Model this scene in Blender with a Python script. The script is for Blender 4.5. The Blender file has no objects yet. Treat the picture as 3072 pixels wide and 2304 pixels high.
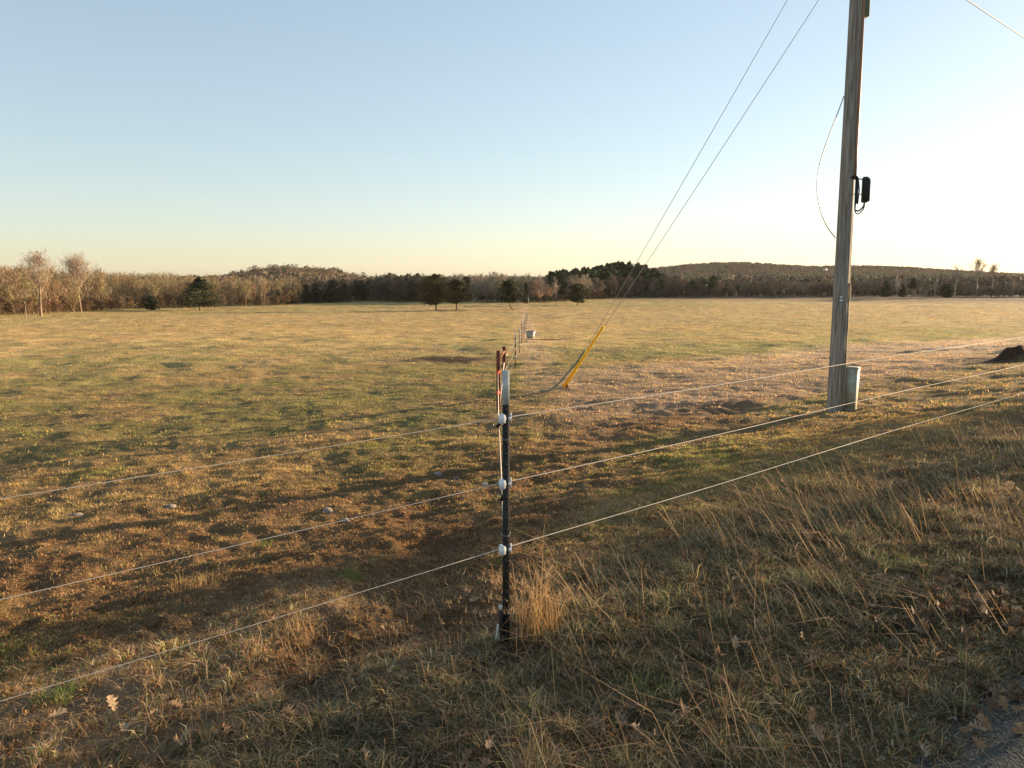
import bpy, math, random
import numpy as np
from mathutils import Vector, Matrix

S = bpy.context.scene
COL = S.collection
RNG = np.random.default_rng(7)
random.seed(7)
R = math.radians

# ------------------------------------------------------------------ camera
FPX, PITCH, EYE = 740.0, R(8.38), 1.8
cam = bpy.data.cameras.new('camera')
cam_o = bpy.data.objects.new('camera', cam)
COL.objects.link(cam_o)
cam_o.location = (0, 0, EYE)
cam_o.rotation_euler = (R(90) - PITCH, 0, 0)
cam.sensor_width = 36.0
cam.lens = FPX / 1024 * 36.0
cam.clip_start = 0.05
cam.clip_end = 9000
S.camera = cam_o

# ------------------------------------------------------------------ light
SUN_AZ, SUN_EL = R(60), R(8.0)
w = bpy.data.worlds.new('World')
S.world = w
w.use_nodes = True
nt = w.node_tree
sky = nt.nodes.new('ShaderNodeTexSky')
sky.sky_type = 'NISHITA'
sky.sun_disc = False
sky.sun_elevation = SUN_EL
sky.sun_rotation = SUN_AZ
sky.air_density = 1.0
sky.dust_density = 0.45
sky.ozone_density = 2.2
sky_ga = nt.nodes.new('ShaderNodeGamma'); sky_ga.inputs[1].default_value = .6
sky_hs = nt.nodes.new('ShaderNodeHueSaturation'); sky_hs.inputs['Saturation'].default_value = .9
nt.links.new(sky.outputs[0], sky_ga.inputs[0]); nt.links.new(sky_ga.outputs[0], sky_hs.inputs['Color'])
nt.links.new(sky_hs.outputs[0], nt.nodes['Background'].inputs[0])
nt.nodes['Background'].inputs[1].default_value = 0.13
sl = bpy.data.lights.new('sun', 'SUN')
sl.energy = 5.0
sl.angle = R(0.8)
sl.color = (1.0, 0.74, 0.45)
so = bpy.data.objects.new('sun', sl)
COL.objects.link(so)
sd = Vector((math.sin(SUN_AZ) * math.cos(SUN_EL), math.cos(SUN_AZ) * math.cos(SUN_EL), math.sin(SUN_EL)))
so.rotation_euler = sd.to_track_quat('Z', 'Y').to_euler()
so.location = (60, 40, 30)
S.view_settings.view_transform = 'Standard'
S.view_settings.look = 'None'
S.view_settings.gamma = 1
S.view_settings.exposure = 1.72
S.cycles.use_denoising = True
S.cycles.denoising_prefilter = 'ACCURATE'
S.cycles.max_bounces = 5
S.cycles.diffuse_bounces = 2
S.cycles.transparent_max_bounces = 4
S.cycles.volume_bounces = 0

# ------------------------------------------------------------------ noise
def _h(ix, iy, seed):
    ix = ix.astype(np.int64); iy = iy.astype(np.int64)
    n = (ix * 374761393 + iy * 668265263 + seed * 1274126177) & 0xffffffff
    n = ((n ^ (n >> 13)) * 1274126177) & 0xffffffff
    n = (n ^ (n >> 16)) & 0xffffffff
    return n / 4294967295.0

def vn(x, y, scale, seed=0):
    """smooth value noise in -1..1, scale = feature size in metres"""
    x = np.asarray(x, float) / scale; y = np.asarray(y, float) / scale
    c, s_ = math.cos(seed * 1.7 + .4), math.sin(seed * 1.7 + .4)
    x, y = x * c - y * s_ + seed * 13.1, x * s_ + y * c - seed * 7.7
    ix = np.floor(x); iy = np.floor(y); fx = x - ix; fy = y - iy
    fx = fx * fx * fx * (fx * (fx * 6 - 15) + 10); fy = fy * fy * fy * (fy * (fy * 6 - 15) + 10)
    a = _h(ix, iy, seed); b = _h(ix + 1, iy, seed); c2 = _h(ix, iy + 1, seed); d = _h(ix + 1, iy + 1, seed)
    return ((a * (1 - fx) + b * fx) * (1 - fy) + (c2 * (1 - fx) + d * fx) * fy) * 2 - 1

def fbm(x, y, scale, octv=3, seed=0):
    t = 0; a = 1.0; n = 0
    for k in range(octv):
        t = t + a * vn(x, y, scale / 2 ** k, seed + k); n += a; a *= .55
    return t / n

def sst(a, b, x):
    t = np.clip((np.asarray(x, float) - a) / (b - a), 0, 1)
    return t * t * (3 - 2 * t)

def sm(e0, e1, e2, e3, x):
    return sst(e0, e1, x) * (1 - sst(e2, e3, x))

# ------------------------------------------------------------------ land form
PX = np.array([-500, 0.95, 2.71, 4.2, 6.4, 12.5, 24, 38, 85, 140, 200, 300, 520, 6000])
PZ = np.array([0, 0, 0, -.22, -.66, -1.15, -1.95, -2.5, -4.3, -6.4, -6.75, -7, -7.4, -7.4])

def vdist(X, Y):           # metres to the field side of the camera, square to the road
    return .77 * Y - .64 * X

HILLS = [(-255, 800, 45, 100, 12.5), (-200, 800, 38, 100, 9.0), (-400, 900, 120, 100, 1.0),
         (395, 1420, 120, 160, 19.0), (500, 1420, 120, 160, 11.0), (280, 1400, 90, 130, 9.0), (640, 1430, 110, 170, 13.0), (760, 1450, 110, 170, 12.0),
         (900, 1480, 110, 170, 6.0)]

def H(X, Y, fine=True):
    X = np.asarray(X, float); Y = np.asarray(Y, float)
    v = vdist(X, Y)
    t = sst(15, 60, Y)
    q = v * (1 - t) + .85 * np.maximum(Y, 0) * t
    z = np.interp(q, PX, PZ)
    r = np.hypot(X, Y)
    for hx, hy, sx, sy, hh in HILLS:
        z = z + (hh) * np.exp(-((X - hx) / sx) ** 2 - ((Y - hy) / sy) ** 2)
    z = z + .35 * vn(X, Y, 45, 3) * sst(60, 120, r) + .10 * vn(X, Y, 11, 4) * sst(14, 40, r)
    if fine:
        off = sst(.95, 1.25, v)
        disturbed = dirtmask(X, Y)
        z = z + off * (.030 * vn(X, Y, .9, 11) + (.024 + .006 * disturbed) * vn(X, Y, .34, 12) * (1 - sst(35, 60, r))
                       + (.016 + .008 * disturbed) * vn(X, Y, .13, 13) * (1 - sst(14, 24, r))
                       + (.006 + .010 * disturbed) * np.maximum(vn(X, Y, .05, 14), -.3) * (1 - sst(6, 10, r))
                       + .055 * vn(X, Y, 1.5, 15) * sst(7, 16, r) + .07 * vn(X, Y, 3.4, 16) * sst(20, 45, r))
        z = z - .085 * sm(2.75, 3.2, 4.6, 5.8, v + .15 * vn(X, Y, .4, 24)) * sm(-1.0, -.72, -.25, .05, X + .08 * Y - .25 + .25 * vn(X, Y, .7, 25))
        for mx, my, mr, mh in MOUNDS:
            z = z + mh * np.exp(-((X - mx) ** 2 + (Y - my) ** 2) / mr ** 2) * np.clip(1 + .5 * vn(X, Y, .25, 31) + .5 * vn(X, Y, .5, 32), .2, 1.4)
    return z

MOUNDS = []
def dirtmask(X, Y):
    """the churned red-brown soil just inside the fence"""
    v = vdist(X, Y)
    u = .77 * X + .64 * Y
    n = fbm(X, Y, 1.3, 4, 21) + .7 * vn(v * 1.0, u * .22, .55, 23)
    a = sm(4.2, 5.2, 8.0, 10.0, v + .9 * n) * (1 - .85 * sst(.2, 2.2, X)) * sst(-16, -6, X) * (.55 + .45 * sst(-.35, .25, n))
    b = sm(7.2, 7.9, 8.8, 9.8, v + .5 * n) * sst(.2, 1.5, X) * (1 - sst(4, 7, X)) * .8
    d = sm(2.6, 3.2, 4.8, 6.0, v + .4 * n) * sm(-1.5, -.8, .2, .7, X + .3 * n)
    a = np.maximum.reduce([a, b, d])
    b = 0
    return np.clip(a + b, 0, 1)

def ray(px, py):
    r_, u_ = (px - 512) / FPX, (384 - py) / FPX
    return np.array([r_, math.cos(PITCH) + u_ * math.sin(PITCH), -math.sin(PITCH) + u_ * math.cos(PITCH)])

def at_y(px, py, Y):       # the world point seen at a photo pixel, at distance Y ahead
    d = ray(px, py)
    return Vector((d[0] / d[1] * Y, Y, EYE + d[2] / d[1] * Y))

def ground_at(px, py):
    d = ray(px, py); Y = 1.0
    while Y < 2500:
        p = at_y(px, py, Y)
        if p.z <= float(H(p.x, p.y, False)): return Vector((p.x, p.y, float(H(p.x, p.y))))
        Y *= 1.004
    return p

HEAPS = [(ground_at(a, b), r_, h_) for a, b, r_, h_ in ((1008, 361, .5, .14), (1019, 361, .5, .20), (1032, 361, .7, .20), (1013, 352, .4, .18), (1026, 353, .5, .14), (914, 352, .6, .12), (856, 366, .5, .09))]
MOUNDS += [(g_.x, g_.y, r_, h_) for g_, r_, h_ in HEAPS]

def smooth_line(px):
    pass

# ------------------------------------------------------------------ mesh helpers
def mesh_np(name, V, loops, starts, totals, mat=None, col=None, smooth=False):
    V = np.asarray(V, np.float32)
    me = bpy.data.meshes.new(name)
    me.vertices.add(len(V)); me.vertices.foreach_set('co', V.ravel())
    me.loops.add(len(loops)); me.loops.foreach_set('vertex_index', np.asarray(loops, np.int32).ravel())
    me.polygons.add(len(starts))
    me.polygons.foreach_set('loop_start', np.asarray(starts, np.int32))
    me.polygons.foreach_set('loop_total', np.asarray(totals, np.int32))
    if smooth: me.polygons.foreach_set('use_smooth', np.ones(len(starts), bool))
    me.update(calc_edges=True)
    if col is not None:
        a = me.color_attributes.new('col', 'FLOAT_COLOR', 'POINT')
        c = np.ones((len(V), 4), np.float32); c[:, :3] = col
        a.data.foreach_set('color', c.ravel())
    if mat: me.materials.append(mat)
    return me

def faces_np(Q=None, T=None):
    L = []; tot = []
    if Q is not None and len(Q): L.append(np.asarray(Q).ravel()); tot.append(np.full(len(Q), 4))
    if T is not None and len(T): L.append(np.asarray(T).ravel()); tot.append(np.full(len(T), 3))
    L = np.concatenate(L); tot = np.concatenate(tot)
    return L, np.concatenate([[0], np.cumsum(tot)[:-1]]), tot

def link(name, me, parent=None):
    o = bpy.data.objects.new(name, me); COL.objects.link(o)
    if parent: o.parent = parent
    return o

def tag(o, label=None, cat=None, group=None, kind=None):
    if label: o['label'] = label
    if cat: o['category'] = cat
    if group: o['group'] = group
    if kind: o['kind'] = kind
    return o

def thing(name, loc, label, cat, group=None, rz=0.0, rx=0.0, ry=0.0):
    o = bpy.data.objects.new(name, None); COL.objects.link(o)
    o.location = loc; o.rotation_euler = (rx, ry, rz); o.empty_display_size = .2
    return tag(o, label, cat, group)

class MB:
    def __init__(s): s.V = []; s.Q = []; s.T = []; s.n = 0; s.C = []
    def add(s, V, Q=(), T=(), c=None):
        V = np.asarray(V, float).reshape(-1, 3); s.V.append(V)
        if len(Q): s.Q.append(np.asarray(Q) + s.n)
        if len(T): s.T.append(np.asarray(T) + s.n)
        s.C.append(np.broadcast_to(np.asarray(c if c is not None else (.5, .5, .5), float), (len(V), 3)))
        s.n += len(V); return s
    def box(s, c, d, rz=0, M=None, bev=0.0):
        x, y, z = d[0] / 2, d[1] / 2, d[2] / 2
        b = min(bev, x * .45, y * .45)
        if b > 0:
            ring = [(-x + b, -y), (x - b, -y), (x, -y + b), (x, y - b), (x - b, y), (-x + b, y), (-x, y - b), (-x, -y + b)]
        else:
            ring = [(-x, -y), (x, -y), (x, y), (-x, y)]
        n = len(ring)
        V = np.array([(a, e, -z) for a, e in ring] + [(a, e, z) for a, e in ring])
        cz, sz = math.cos(rz), math.sin(rz)
        V = V @ np.array([[cz, sz, 0], [-sz, cz, 0], [0, 0, 1]])
        if M is not None: V = V @ np.array(M.to_3x3()).T
        V = V + np.array(c)
        Q = [(i, (i + 1) % n, n + (i + 1) % n, n + i) for i in range(n)]
        s.add(V, Q)
        k = s.n - 2 * n
        s.T.append(np.array([(k, k + i + 1, k + i) for i in range(1, n - 1)]))
        s.T.append(np.array([(k + n, k + n + i, k + n + i + 1) for i in range(1, n - 1)]))
        return s
    def tube(s, pts, rad, sides=8, caps=True, c=None):
        P = np.array([tuple(p) for p in pts], float); n = len(P)
        rad = np.full(n, rad) if np.isscalar(rad) else np.asarray(rad, float)
        T = np.gradient(P, axis=0); T /= np.linalg.norm(T, axis=1)[:, None] + 1e-12
        up = np.array([0, 0, 1.]) if abs(T[0][2]) < .9 else np.array([1., 0, 0])
        V = []
        a = np.linspace(0, 2 * np.pi, sides, endpoint=False)
        N = np.cross(T[0], up); N /= np.linalg.norm(N)
        for i in range(n):
            N = N - T[i] * N.dot(T[i]); N /= np.linalg.norm(N)
            B = np.cross(T[i], N)
            V.append(P[i] + rad[i] * (np.cos(a)[:, None] * N + np.sin(a)[:, None] * B))
        V = np.concatenate(V)
        Q = [(i * sides + j, i * sides + (j + 1) % sides, (i + 1) * sides + (j + 1) % sides, (i + 1) * sides + j) for i in range(n - 1) for j in range(sides)]
        T3 = []
        if caps:
            T3 = [(0, j + 1, j) for j in range(1, sides - 1)] + [((n - 1) * sides, (n - 1) * sides + j, (n - 1) * sides + j + 1) for j in range(1, sides - 1)]
        return s.add(V, Q, T3, c)
    def build(s, name, mat, parent=None, smooth=False, col=False):
        L, st, tt = faces_np(np.concatenate(s.Q) if s.Q else None, np.concatenate(s.T) if s.T else None)
        me = mesh_np(name, np.concatenate(s.V), L, st, tt, mat, np.concatenate(s.C) if col else None, smooth)
        return link(name, me, parent)

def catenary(a, b, sag, n=24):
    a = Vector(a); b = Vector(b)
    return [a.lerp(b, t) - Vector((0, 0, sag * 4 * t * (1 - t))) for t in np.linspace(0, 1, n)]

def spline(P, n=8):
    P = [np.array(tuple(p), float) for p in P]; P = [2 * P[0] - P[1]] + P + [2 * P[-1] - P[-2]]
    out = []
    for i in range(1, len(P) - 2):
        for t in np.linspace(0, 1, n, endpoint=False):
            a, b, c, d = P[i - 1:i + 3]
            out.append(.5 * (2 * b + (c - a) * t + (2 * a - 5 * b + 4 * c - d) * t * t + (3 * b - a - 3 * c + d) * t ** 3))
    out.append(P[-2])
    return out

# ------------------------------------------------------------------ materials
def mat(name, base, rough=.8, metal=0.0, noise=None, attr=False, transl=0.0, spec=.3, bump=0.0, bscale=30, streak=None):
    m = bpy.data.materials.new(name); m.use_nodes = True; n = m.node_tree; b = n.nodes['Principled BSDF']
    b.inputs['Roughness'].default_value = rough; b.inputs['Metallic'].default_value = metal
    b.inputs['Specular IOR Level'].default_value = spec
    out = n.nodes['Material Output']
    src = None
    if attr:
        a = n.nodes.new('ShaderNodeAttribute'); a.attribute_name = 'col'; src = a.outputs['Color']
    if noise:
        c2, scale, amt = noise
        tc = n.nodes.new('ShaderNodeTexCoord')
        mp = n.nodes.new('ShaderNodeMapping'); n.links.new(tc.outputs['Object'], mp.inputs[0])
        if streak: mp.inputs['Scale'].default_value = streak
        t = n.nodes.new('ShaderNodeTexNoise'); t.inputs['Scale'].default_value = scale; t.inputs['Detail'].default_value = 6
        t.inputs['Roughness'].default_value = .65
        n.links.new(mp.outputs[0], t.inputs['Vector'])
        rp = n.nodes.new('ShaderNodeValToRGB'); rp.color_ramp.elements[0].position = .38; rp.color_ramp.elements[1].position = .38 + .5 * (1 - amt) + .05
        n.links.new(t.outputs['Fac'], rp.inputs[0])
        mx = n.nodes.new('ShaderNodeMix'); mx.data_type = 'RGBA'
        n.links.new(rp.outputs['Color'], mx.inputs['Factor'])
        mx.inputs['A'].default_value = (*c2, 1)
        if src: n.links.new(src, mx.inputs['B'])
        else: mx.inputs['B'].default_value = (*base, 1)
        src = mx.outputs['Result']
        if bump:
            bp = n.nodes.new('ShaderNodeBump'); bp.inputs['Strength'].default_value = bump; bp.inputs['Distance'].default_value = .01
            n.links.new(t.outputs['Fac'], bp.inputs['Height']); n.links.new(bp.outputs[0], b.inputs['Normal'])
    if src: n.links.new(src, b.inputs['Base Color'])
    else: b.inputs['Base Color'].default_value = (*base, 1)
    if transl:
        tr = n.nodes.new('ShaderNodeBsdfTranslucent')
        if src: n.links.new(src, tr.inputs[0])
        else: tr.inputs[0].default_value = (*base, 1)
        ms = n.nodes.new('ShaderNodeMixShader'); ms.inputs[0].default_value = transl
        n.links.new(b.outputs[0], ms.inputs[1]); n.links.new(tr.outputs[0], ms.inputs[2]); n.links.new(ms.outputs[0], out.inputs[0])
    return m

M_wood = mat('weathered_pole_wood', (.42, .37, .31), .9, noise=((.16, .13, .10), 3.0, .5), bump=.8, streak=(12, 12, .55))
M_black = mat('black_paint', (.012, .013, .014), .55, noise=((.03, .025, .02), 25, .3))
M_white = mat('white_paint', (.62, .64, .62), .55, noise=((.42, .42, .38), 18, .4))
M_plast = mat('white_plastic', (.80, .80, .78), .35)
M_red = mat('red_plastic', (.85, .06, .02), .4)
M_rope = mat('pale_fence_rope', (.60, .50, .40), .7)
M_wire = mat('galvanised_wire', (.35, .34, .33), .45, .6)
M_cable = mat('black_cable', (.02, .02, .02), .5)
M_rust = mat('rusty_pipe', (.26, .085, .035), .85, noise=((.10, .035, .02), 14, .4))
M_yell = mat('yellow_plastic', (.95, .64, .03), .45, noise=((.90, .54, .02), 9, .4), transl=.25)
M_guard = mat('faded_green_plastic', (.22, .26, .18), .6)
M_ped = mat('pale_green_painted_steel', (.46, .47, .38), .6, noise=((.30, .29, .20), 9, .4))
M_cond = mat('copper_brown_conduit', (.42, .24, .14), .4, .2, noise=((.25, .13, .08), 6, .4), streak=(1, 1, .2))
M_mould = mat('pale_wood_moulding', (.62, .47, .28), .7, noise=((.35, .25, .14), 5, .4), streak=(4, 4, .5))
M_tank = mat('galvanised_tub', (.45, .47, .45), .5, .35, noise=((.28, .29, .27), 10, .4))
M_leafm = mat('conifer_foliage', (.03, .05, .02), .8, attr=True, transl=.12)
M_bark = mat('tree_bark', (.2, .15, .11), .9, attr=True)
M_grass = mat('grass_blades', (.3, .2, .1), .75, attr=True, transl=.42, spec=.15)
M_oak = mat('dead_oak_leaf', (.2, .1, .05), .7, attr=True, transl=.2)
M_rock = mat('grey_stone', (.26, .23, .20), .9, noise=((.16, .13, .11), 12, .5), bump=.6)
M_house = mat('white_siding', (.8, .8, .78), .6)
M_roof = mat('grey_roof', (.25, .24, .23), .7)

def ground_material():
    m = bpy.data.materials.new('pasture_ground'); m.use_nodes = True; n = m.node_tree; b = n.nodes['Principled BSDF']
    b.inputs['Roughness'].default_value = .95; b.inputs['Specular IOR Level'].default_value = .1
    a = n.nodes.new('ShaderNodeAttribute'); a.attribute_name = 'col'
    tc = n.nodes.new('ShaderNodeTexCoord')
    def nz(scale, det=5, rough=.6):
        t = n.nodes.new('ShaderNodeTexNoise'); t.inputs['Scale'].default_value = scale; t.inputs['Detail'].default_value = det; t.inputs['Roughness'].default_value = rough
        n.links.new(tc.outputs['Object'], t.inputs['Vector']); return t.outputs['Fac']
    f1, f2 = nz(6, 8, .7), nz(.9, 8, .75)
    ad = n.nodes.new('ShaderNodeMath'); ad.operation = 'ADD'; n.links.new(f1, ad.inputs[0]); n.links.new(f2, ad.inputs[1])
    mr = n.nodes.new('ShaderNodeMapRange'); mr.inputs['From Min'].default_value = .65; mr.inputs['From Max'].default_value = 1.35
    mr.inputs['To Min'].default_value = .5; mr.inputs['To Max'].default_value = 1.45
    n.links.new(ad.outputs[0], mr.inputs['Value'])
    mu = n.nodes.new('ShaderNodeVectorMath'); mu.operation = 'SCALE'
    n.links.new(a.outputs['Color'], mu.inputs[0]); n.links.new(mr.outputs[0], mu.inputs['Scale'])
    n.links.new(mu.outputs[0], b.inputs['Base Color'])
    bp = n.nodes.new('ShaderNodeBump'); bp.inputs['Strength'].default_value = .6; bp.inputs['Distance'].default_value = .08
    n.links.new(ad.outputs[0], bp.inputs['Height']); n.links.new(bp.outputs[0], b.inputs['Normal'])
    return m
M_ground = ground_material()

# ------------------------------------------------------------------ colour of the land
STRAW = np.array((.54, .36, .155)); GREEN = np.array((.25, .245, .07)); TAN = np.array((.62, .42, .26))
SOIL = np.array((.050, .027, .015)); RUSTY = np.array((.36, .19, .09)); GREY = np.array((.26, .215, .14))

def land(X, Y):
    """(weights) green, tan, rusty, verge, bare-soil at each point"""
    X = np.asarray(X, float); Y = np.asarray(Y, float)
    v = vdist(X, Y); r = np.hypot(X, Y)
    n1 = fbm(X, Y, 2.6, 5, 41); n2 = fbm(X, Y, 14, 3, 47); n3 = fbm(X, Y * .45, 60, 3, 51); ns = vn(v, (.77 * X + .64 * Y) * .25, .7, 57)
    n4 = fbm(X, Y, .8, 3, 55)
    green = sst(-.1, .5, n1 * .7 + n2 * .5 + .35 * ns + .15) * (.74 - .54 * sst(22, 80, Y + 25 * n2)) + .30 * sst(.0, .5, n3 + .3 * n1) * sst(30, 80, Y)
    green = np.maximum(green, .8 * sm(4.0, 4.8, 6.4, 7.4, v + .6 * n1) * sst(-.3, 1.2, X) * sst(-.6, .2, n4))   # strip right of the near post
    green = np.maximum(green, .65 * sm(11, 15, 24, 36, v + 3 * n2) * sst(-.4, .3, n1 + .25))
    xf = .3 + .0118 * (Y - 31)                                        # worn lines beside the cross fence
    green = np.maximum(green, .6 * sst(-.5, .4, n1 + .5 * n4) * sm(xf - 3.8, xf - 2.4, xf - 1.2, xf - .5, X + .9 * n1) * sst(16, 24, Y) * (1 - sst(80, 150, Y)))
    tan = sm(7.6, 8.8, 17, 22, v + 1.0 * n2) * sst(.2, 1.6, X) * (.7 + .3 * sst(-.4, .2, n1))
    tan = np.maximum(tan, .6 * sm(2.6, 3.2, 4.2, 5.0, v + .5 * n1) * (1 - sst(-.6, .3, X)))
    tan = np.maximum(tan, .5 * sm(xf - .2, xf + .3, xf + 1.2, xf + 2.0, X + .3 * n1) * sst(16, 20, Y))
    dirt = dirtmask(X, Y)
    c = lambda x0, y0, rx, ry: np.clip(1.3 - ((X - x0) / rx) ** 2 - ((Y - y0) / ry) ** 2 + .7 * n4, 0, 1)
    patch = np.maximum.reduce([c(-2.9, 35.0, 2.6, 1.7), c(2.4, 50.8, 1.7, 1.2), c(10.4, 25, .9, .35) * .6, c(MOUNDS[1][0], MOUNDS[1][1] + .8, 1.9, 2.2), c(MOUNDS[5][0], MOUNDS[5][1], .7, .6) * .5])
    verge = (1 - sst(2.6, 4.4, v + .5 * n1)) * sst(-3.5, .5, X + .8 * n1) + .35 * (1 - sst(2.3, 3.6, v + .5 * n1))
    green = green * (1 - .65 * sst(2.2, 4.5, X) * (1 - sst(6.5, 9, v)))
    return green * (1 - tan * .85), tan, np.clip(dirt, 0, 1), np.clip(verge, 0, 1), patch, n1, n4

def ground_colour(X, Y):
    g, t, d, vg, pt, n1, n4 = land(X, Y)
    r = np.hypot(X, Y)[:, None]
    g, t, d, vg, pt = [q[:, None] for q in (g, t, d, vg, pt)]
    c = STRAW * (1 - g) + GREEN * g
    c = c * (1 - t) + TAN * t
    c = c * (1 + .30 * n4 + .25 * n1)[:, None]
    c = c * (1 - .14 * sst(25, 110, r)) * (1 + .22 * vn(X, Y, 1.3, 66) * sst(20, 40, np.hypot(X, Y)))[:, None]
    far = sst(10, 60, r)
    soilish = c * .35 + SOIL * .65
    c = soilish * (1 - far) + c * far          # close up the ground between the blades is soil and thatch
    c = c * (1 - d * .75) + (SOIL * .8 + RUSTY * .2) * d * .75
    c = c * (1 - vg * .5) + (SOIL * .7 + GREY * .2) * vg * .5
    c = c * (1 - pt) + SOIL * 1.1 * pt
    wood = sst(235, 330, Y := np.hypot(X, Y))[:, None]
    return c * (1 - wood) + np.array((.13, .09, .06)) * wood

# ------------------------------------------------------------------ ground sheet
def build_ground():
    az = np.concatenate([np.arange(-46, 46.01, .22), np.arange(48, 312, 3.0)])
    rr = [0.0, .35, .7]
    while rr[-1] < 3000:
        rr.append(rr[-1] * (1.0085 if rr[-1] < 60 else 1.014 if rr[-1] < 320 else 1.04) + .003)
    rr = np.array(rr)
    A, RR = np.meshgrid(np.radians(az), rr)
    X = (RR * np.sin(A)).ravel(); Y = (RR * np.cos(A)).ravel()
    Z = H(X, Y)
    v = vdist(X, Y)
    Z = Z - .03 * (1 - sst(.92, 1.12, v))      # sunk under the road surface
    na, nr = len(az), len(rr)
    i = np.arange(nr - 1)[:, None] * na; j = np.arange(na)[None, :]
    a = (i + j).ravel(); b = (i + (j + 1) % na).ravel()
    Q = np.stack([a, a + na, b + na, b], 1)
    L, st, tt = faces_np(Q[:, ::-1])
    me = mesh_np('ground', np.stack([X, Y, Z], 1), L, st, tt, M_ground, ground_colour(X, Y), True)
    o = link('ground', me); tag(o, kind='structure')
build_ground()

# ------------------------------------------------------------------ road
def build_road():
    m = bpy.data.materials.new('asphalt'); m.use_nodes = True; n = m.node_tree; b = n.nodes['Principled BSDF']
    tc = n.nodes.new('ShaderNodeTexCoord'); vo = n.nodes.new('ShaderNodeTexVoronoi'); vo.inputs['Scale'].default_value = 95
    n.links.new(tc.outputs['Object'], vo.inputs['Vector'])
    rp = n.nodes.new('ShaderNodeValToRGB'); e = rp.color_ramp.elements
    e[0].color = (.020, .018, .014, 1); e[0].position = .15; e[1].color = (.15, .135, .105, 1); e[1].position = .95
    n.links.new(vo.outputs['Color'], rp.inputs[0]); n.links.new(rp.outputs[0], b.inputs['Base Color'])
    b.inputs['Roughness'].default_value = .85
    bp = n.nodes.new('ShaderNodeBump'); bp.inputs['Strength'].default_value = .9; bp.inputs['Distance'].default_value = .006
    n.links.new(vo.outputs['Distance'], bp.inputs['Height']); n.links.new(bp.outputs[0], b.inputs['Normal'])
    s_ = np.concatenate([np.arange(-60, -2, 1.0), np.arange(-2, 8, .05), np.arange(8, 220, 1.0)])
    ds = np.array([0, .12, .5, 2, 3.2, 5.6])
    SS, D = np.meshgrid(s_, ds)
    edge = 1.04 + .07 * vn(SS, SS * 0, .6, 3) + .035 * vn(SS, SS * 0, .13, 4)
    V_ = edge - D
    X = .77 * SS - .64 * V_; Y = .64 * SS + .77 * V_
    Z = np.where(D < .01, -.028, .004) + .004 * (D > .3) + .0 * X
    ns = len(s_)
    Q = [(i * ns + j, i * ns + j + 1, (i + 1) * ns + j + 1, (i + 1) * ns + j) for i in range(len(ds) - 1) for j in range(ns - 1)]
    L, st, tt = faces_np(np.array(Q)[:, ::-1])
    o = link('road', mesh_np('road', np.stack([X.ravel(), Y.ravel(), Z.ravel()], 1), L, st, tt, m, None, True)); tag(o, kind='structure')
build_road()

# ------------------------------------------------------------------ grass
def blades(X, Y, h, wd, lean, az, col, z=None, mid=True, curl=.35):
    """many blades in one array: base, height, width, lean (0 up..1 flat), lean azimuth, colour"""
    N = len(X)
    if z is None: z = H(X, Y)
    fa = RNG.uniform(0, np.pi, N)                      # facing of the blade
    wx, wy = np.cos(fa) * wd / 2, np.sin(fa) * wd / 2
    dx, dy = np.cos(az), np.sin(az)
    ln = lean * h; up = h * np.sqrt(np.clip(1 - lean ** 2, .02, 1))
    base = np.stack([X, Y, z - .006], 1)
    side = np.stack([wx, wy, 0 * wx], 1)
    if mid:
        m = base + np.stack([dx * ln * .35, dy * ln * .35, up * .62], 1)
        t = base + np.stack([dx * ln * (1 + curl), dy * ln * (1 + curl), up * (1 - curl * lean)], 1)
        V = np.stack([base - side, base + side, m + side * .8, m - side * .8, t], 1).reshape(-1, 3)
        k = np.arange(N)[:, None] * 5
        Q = k + np.array([0, 1, 2, 3]); T = k + np.array([3, 2, 4]); C = np.repeat(col, 5, 0)
    else:
        t = base + np.stack([dx * ln, dy * ln, up], 1)
        V = np.stack([base - side, base + side, t], 1).reshape(-1, 3)
        k = np.arange(N)[:, None] * 3
        Q = np.zeros((0, 4), int); T = k + np.array([0, 1, 2]); C = np.repeat(col, 3, 0)
    return V, Q, T, C

def scatter(n, r0, r1, a0=-42, a1=42, p=1.0):
    a = np.radians(RNG.uniform(a0, a1, n)); u = RNG.random(n)
    r = np.sqrt(r0 ** 2 + u * (r1 ** 2 - r0 ** 2)) if p == 1 else r0 * (r1 / r0) ** u
    return r * np.sin(a), r * np.cos(a)

CL = {}
def clumped(X, Y, size, amt):
    """draw points toward jittered clump centres"""
    co, si = .8, .6
    U, W = X * co - Y * si + .9 * size * vn(X, Y, size * 3, 7), X * si + Y * co + .9 * size * vn(X, Y, size * 3, 8)
    gy = np.floor(W / size); off = _h(gy, gy, 3) * size
    gx = np.floor((U + off) / size)
    du = (gx + _h(gx, gy, 5)) * size - off - U; dw = (gy + _h(gx, gy, 6)) * size - W
    cx = X + du * co + dw * si; cy = Y - du * si + dw * co
    k = amt * RNG.random(len(X)) ** .5
    CL['az'] = np.arctan2(Y - cy, X - cx)
    return X * (1 - k) + cx * k, Y * (1 - k) + cy * k, _h(gx, gy, 9)

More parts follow.
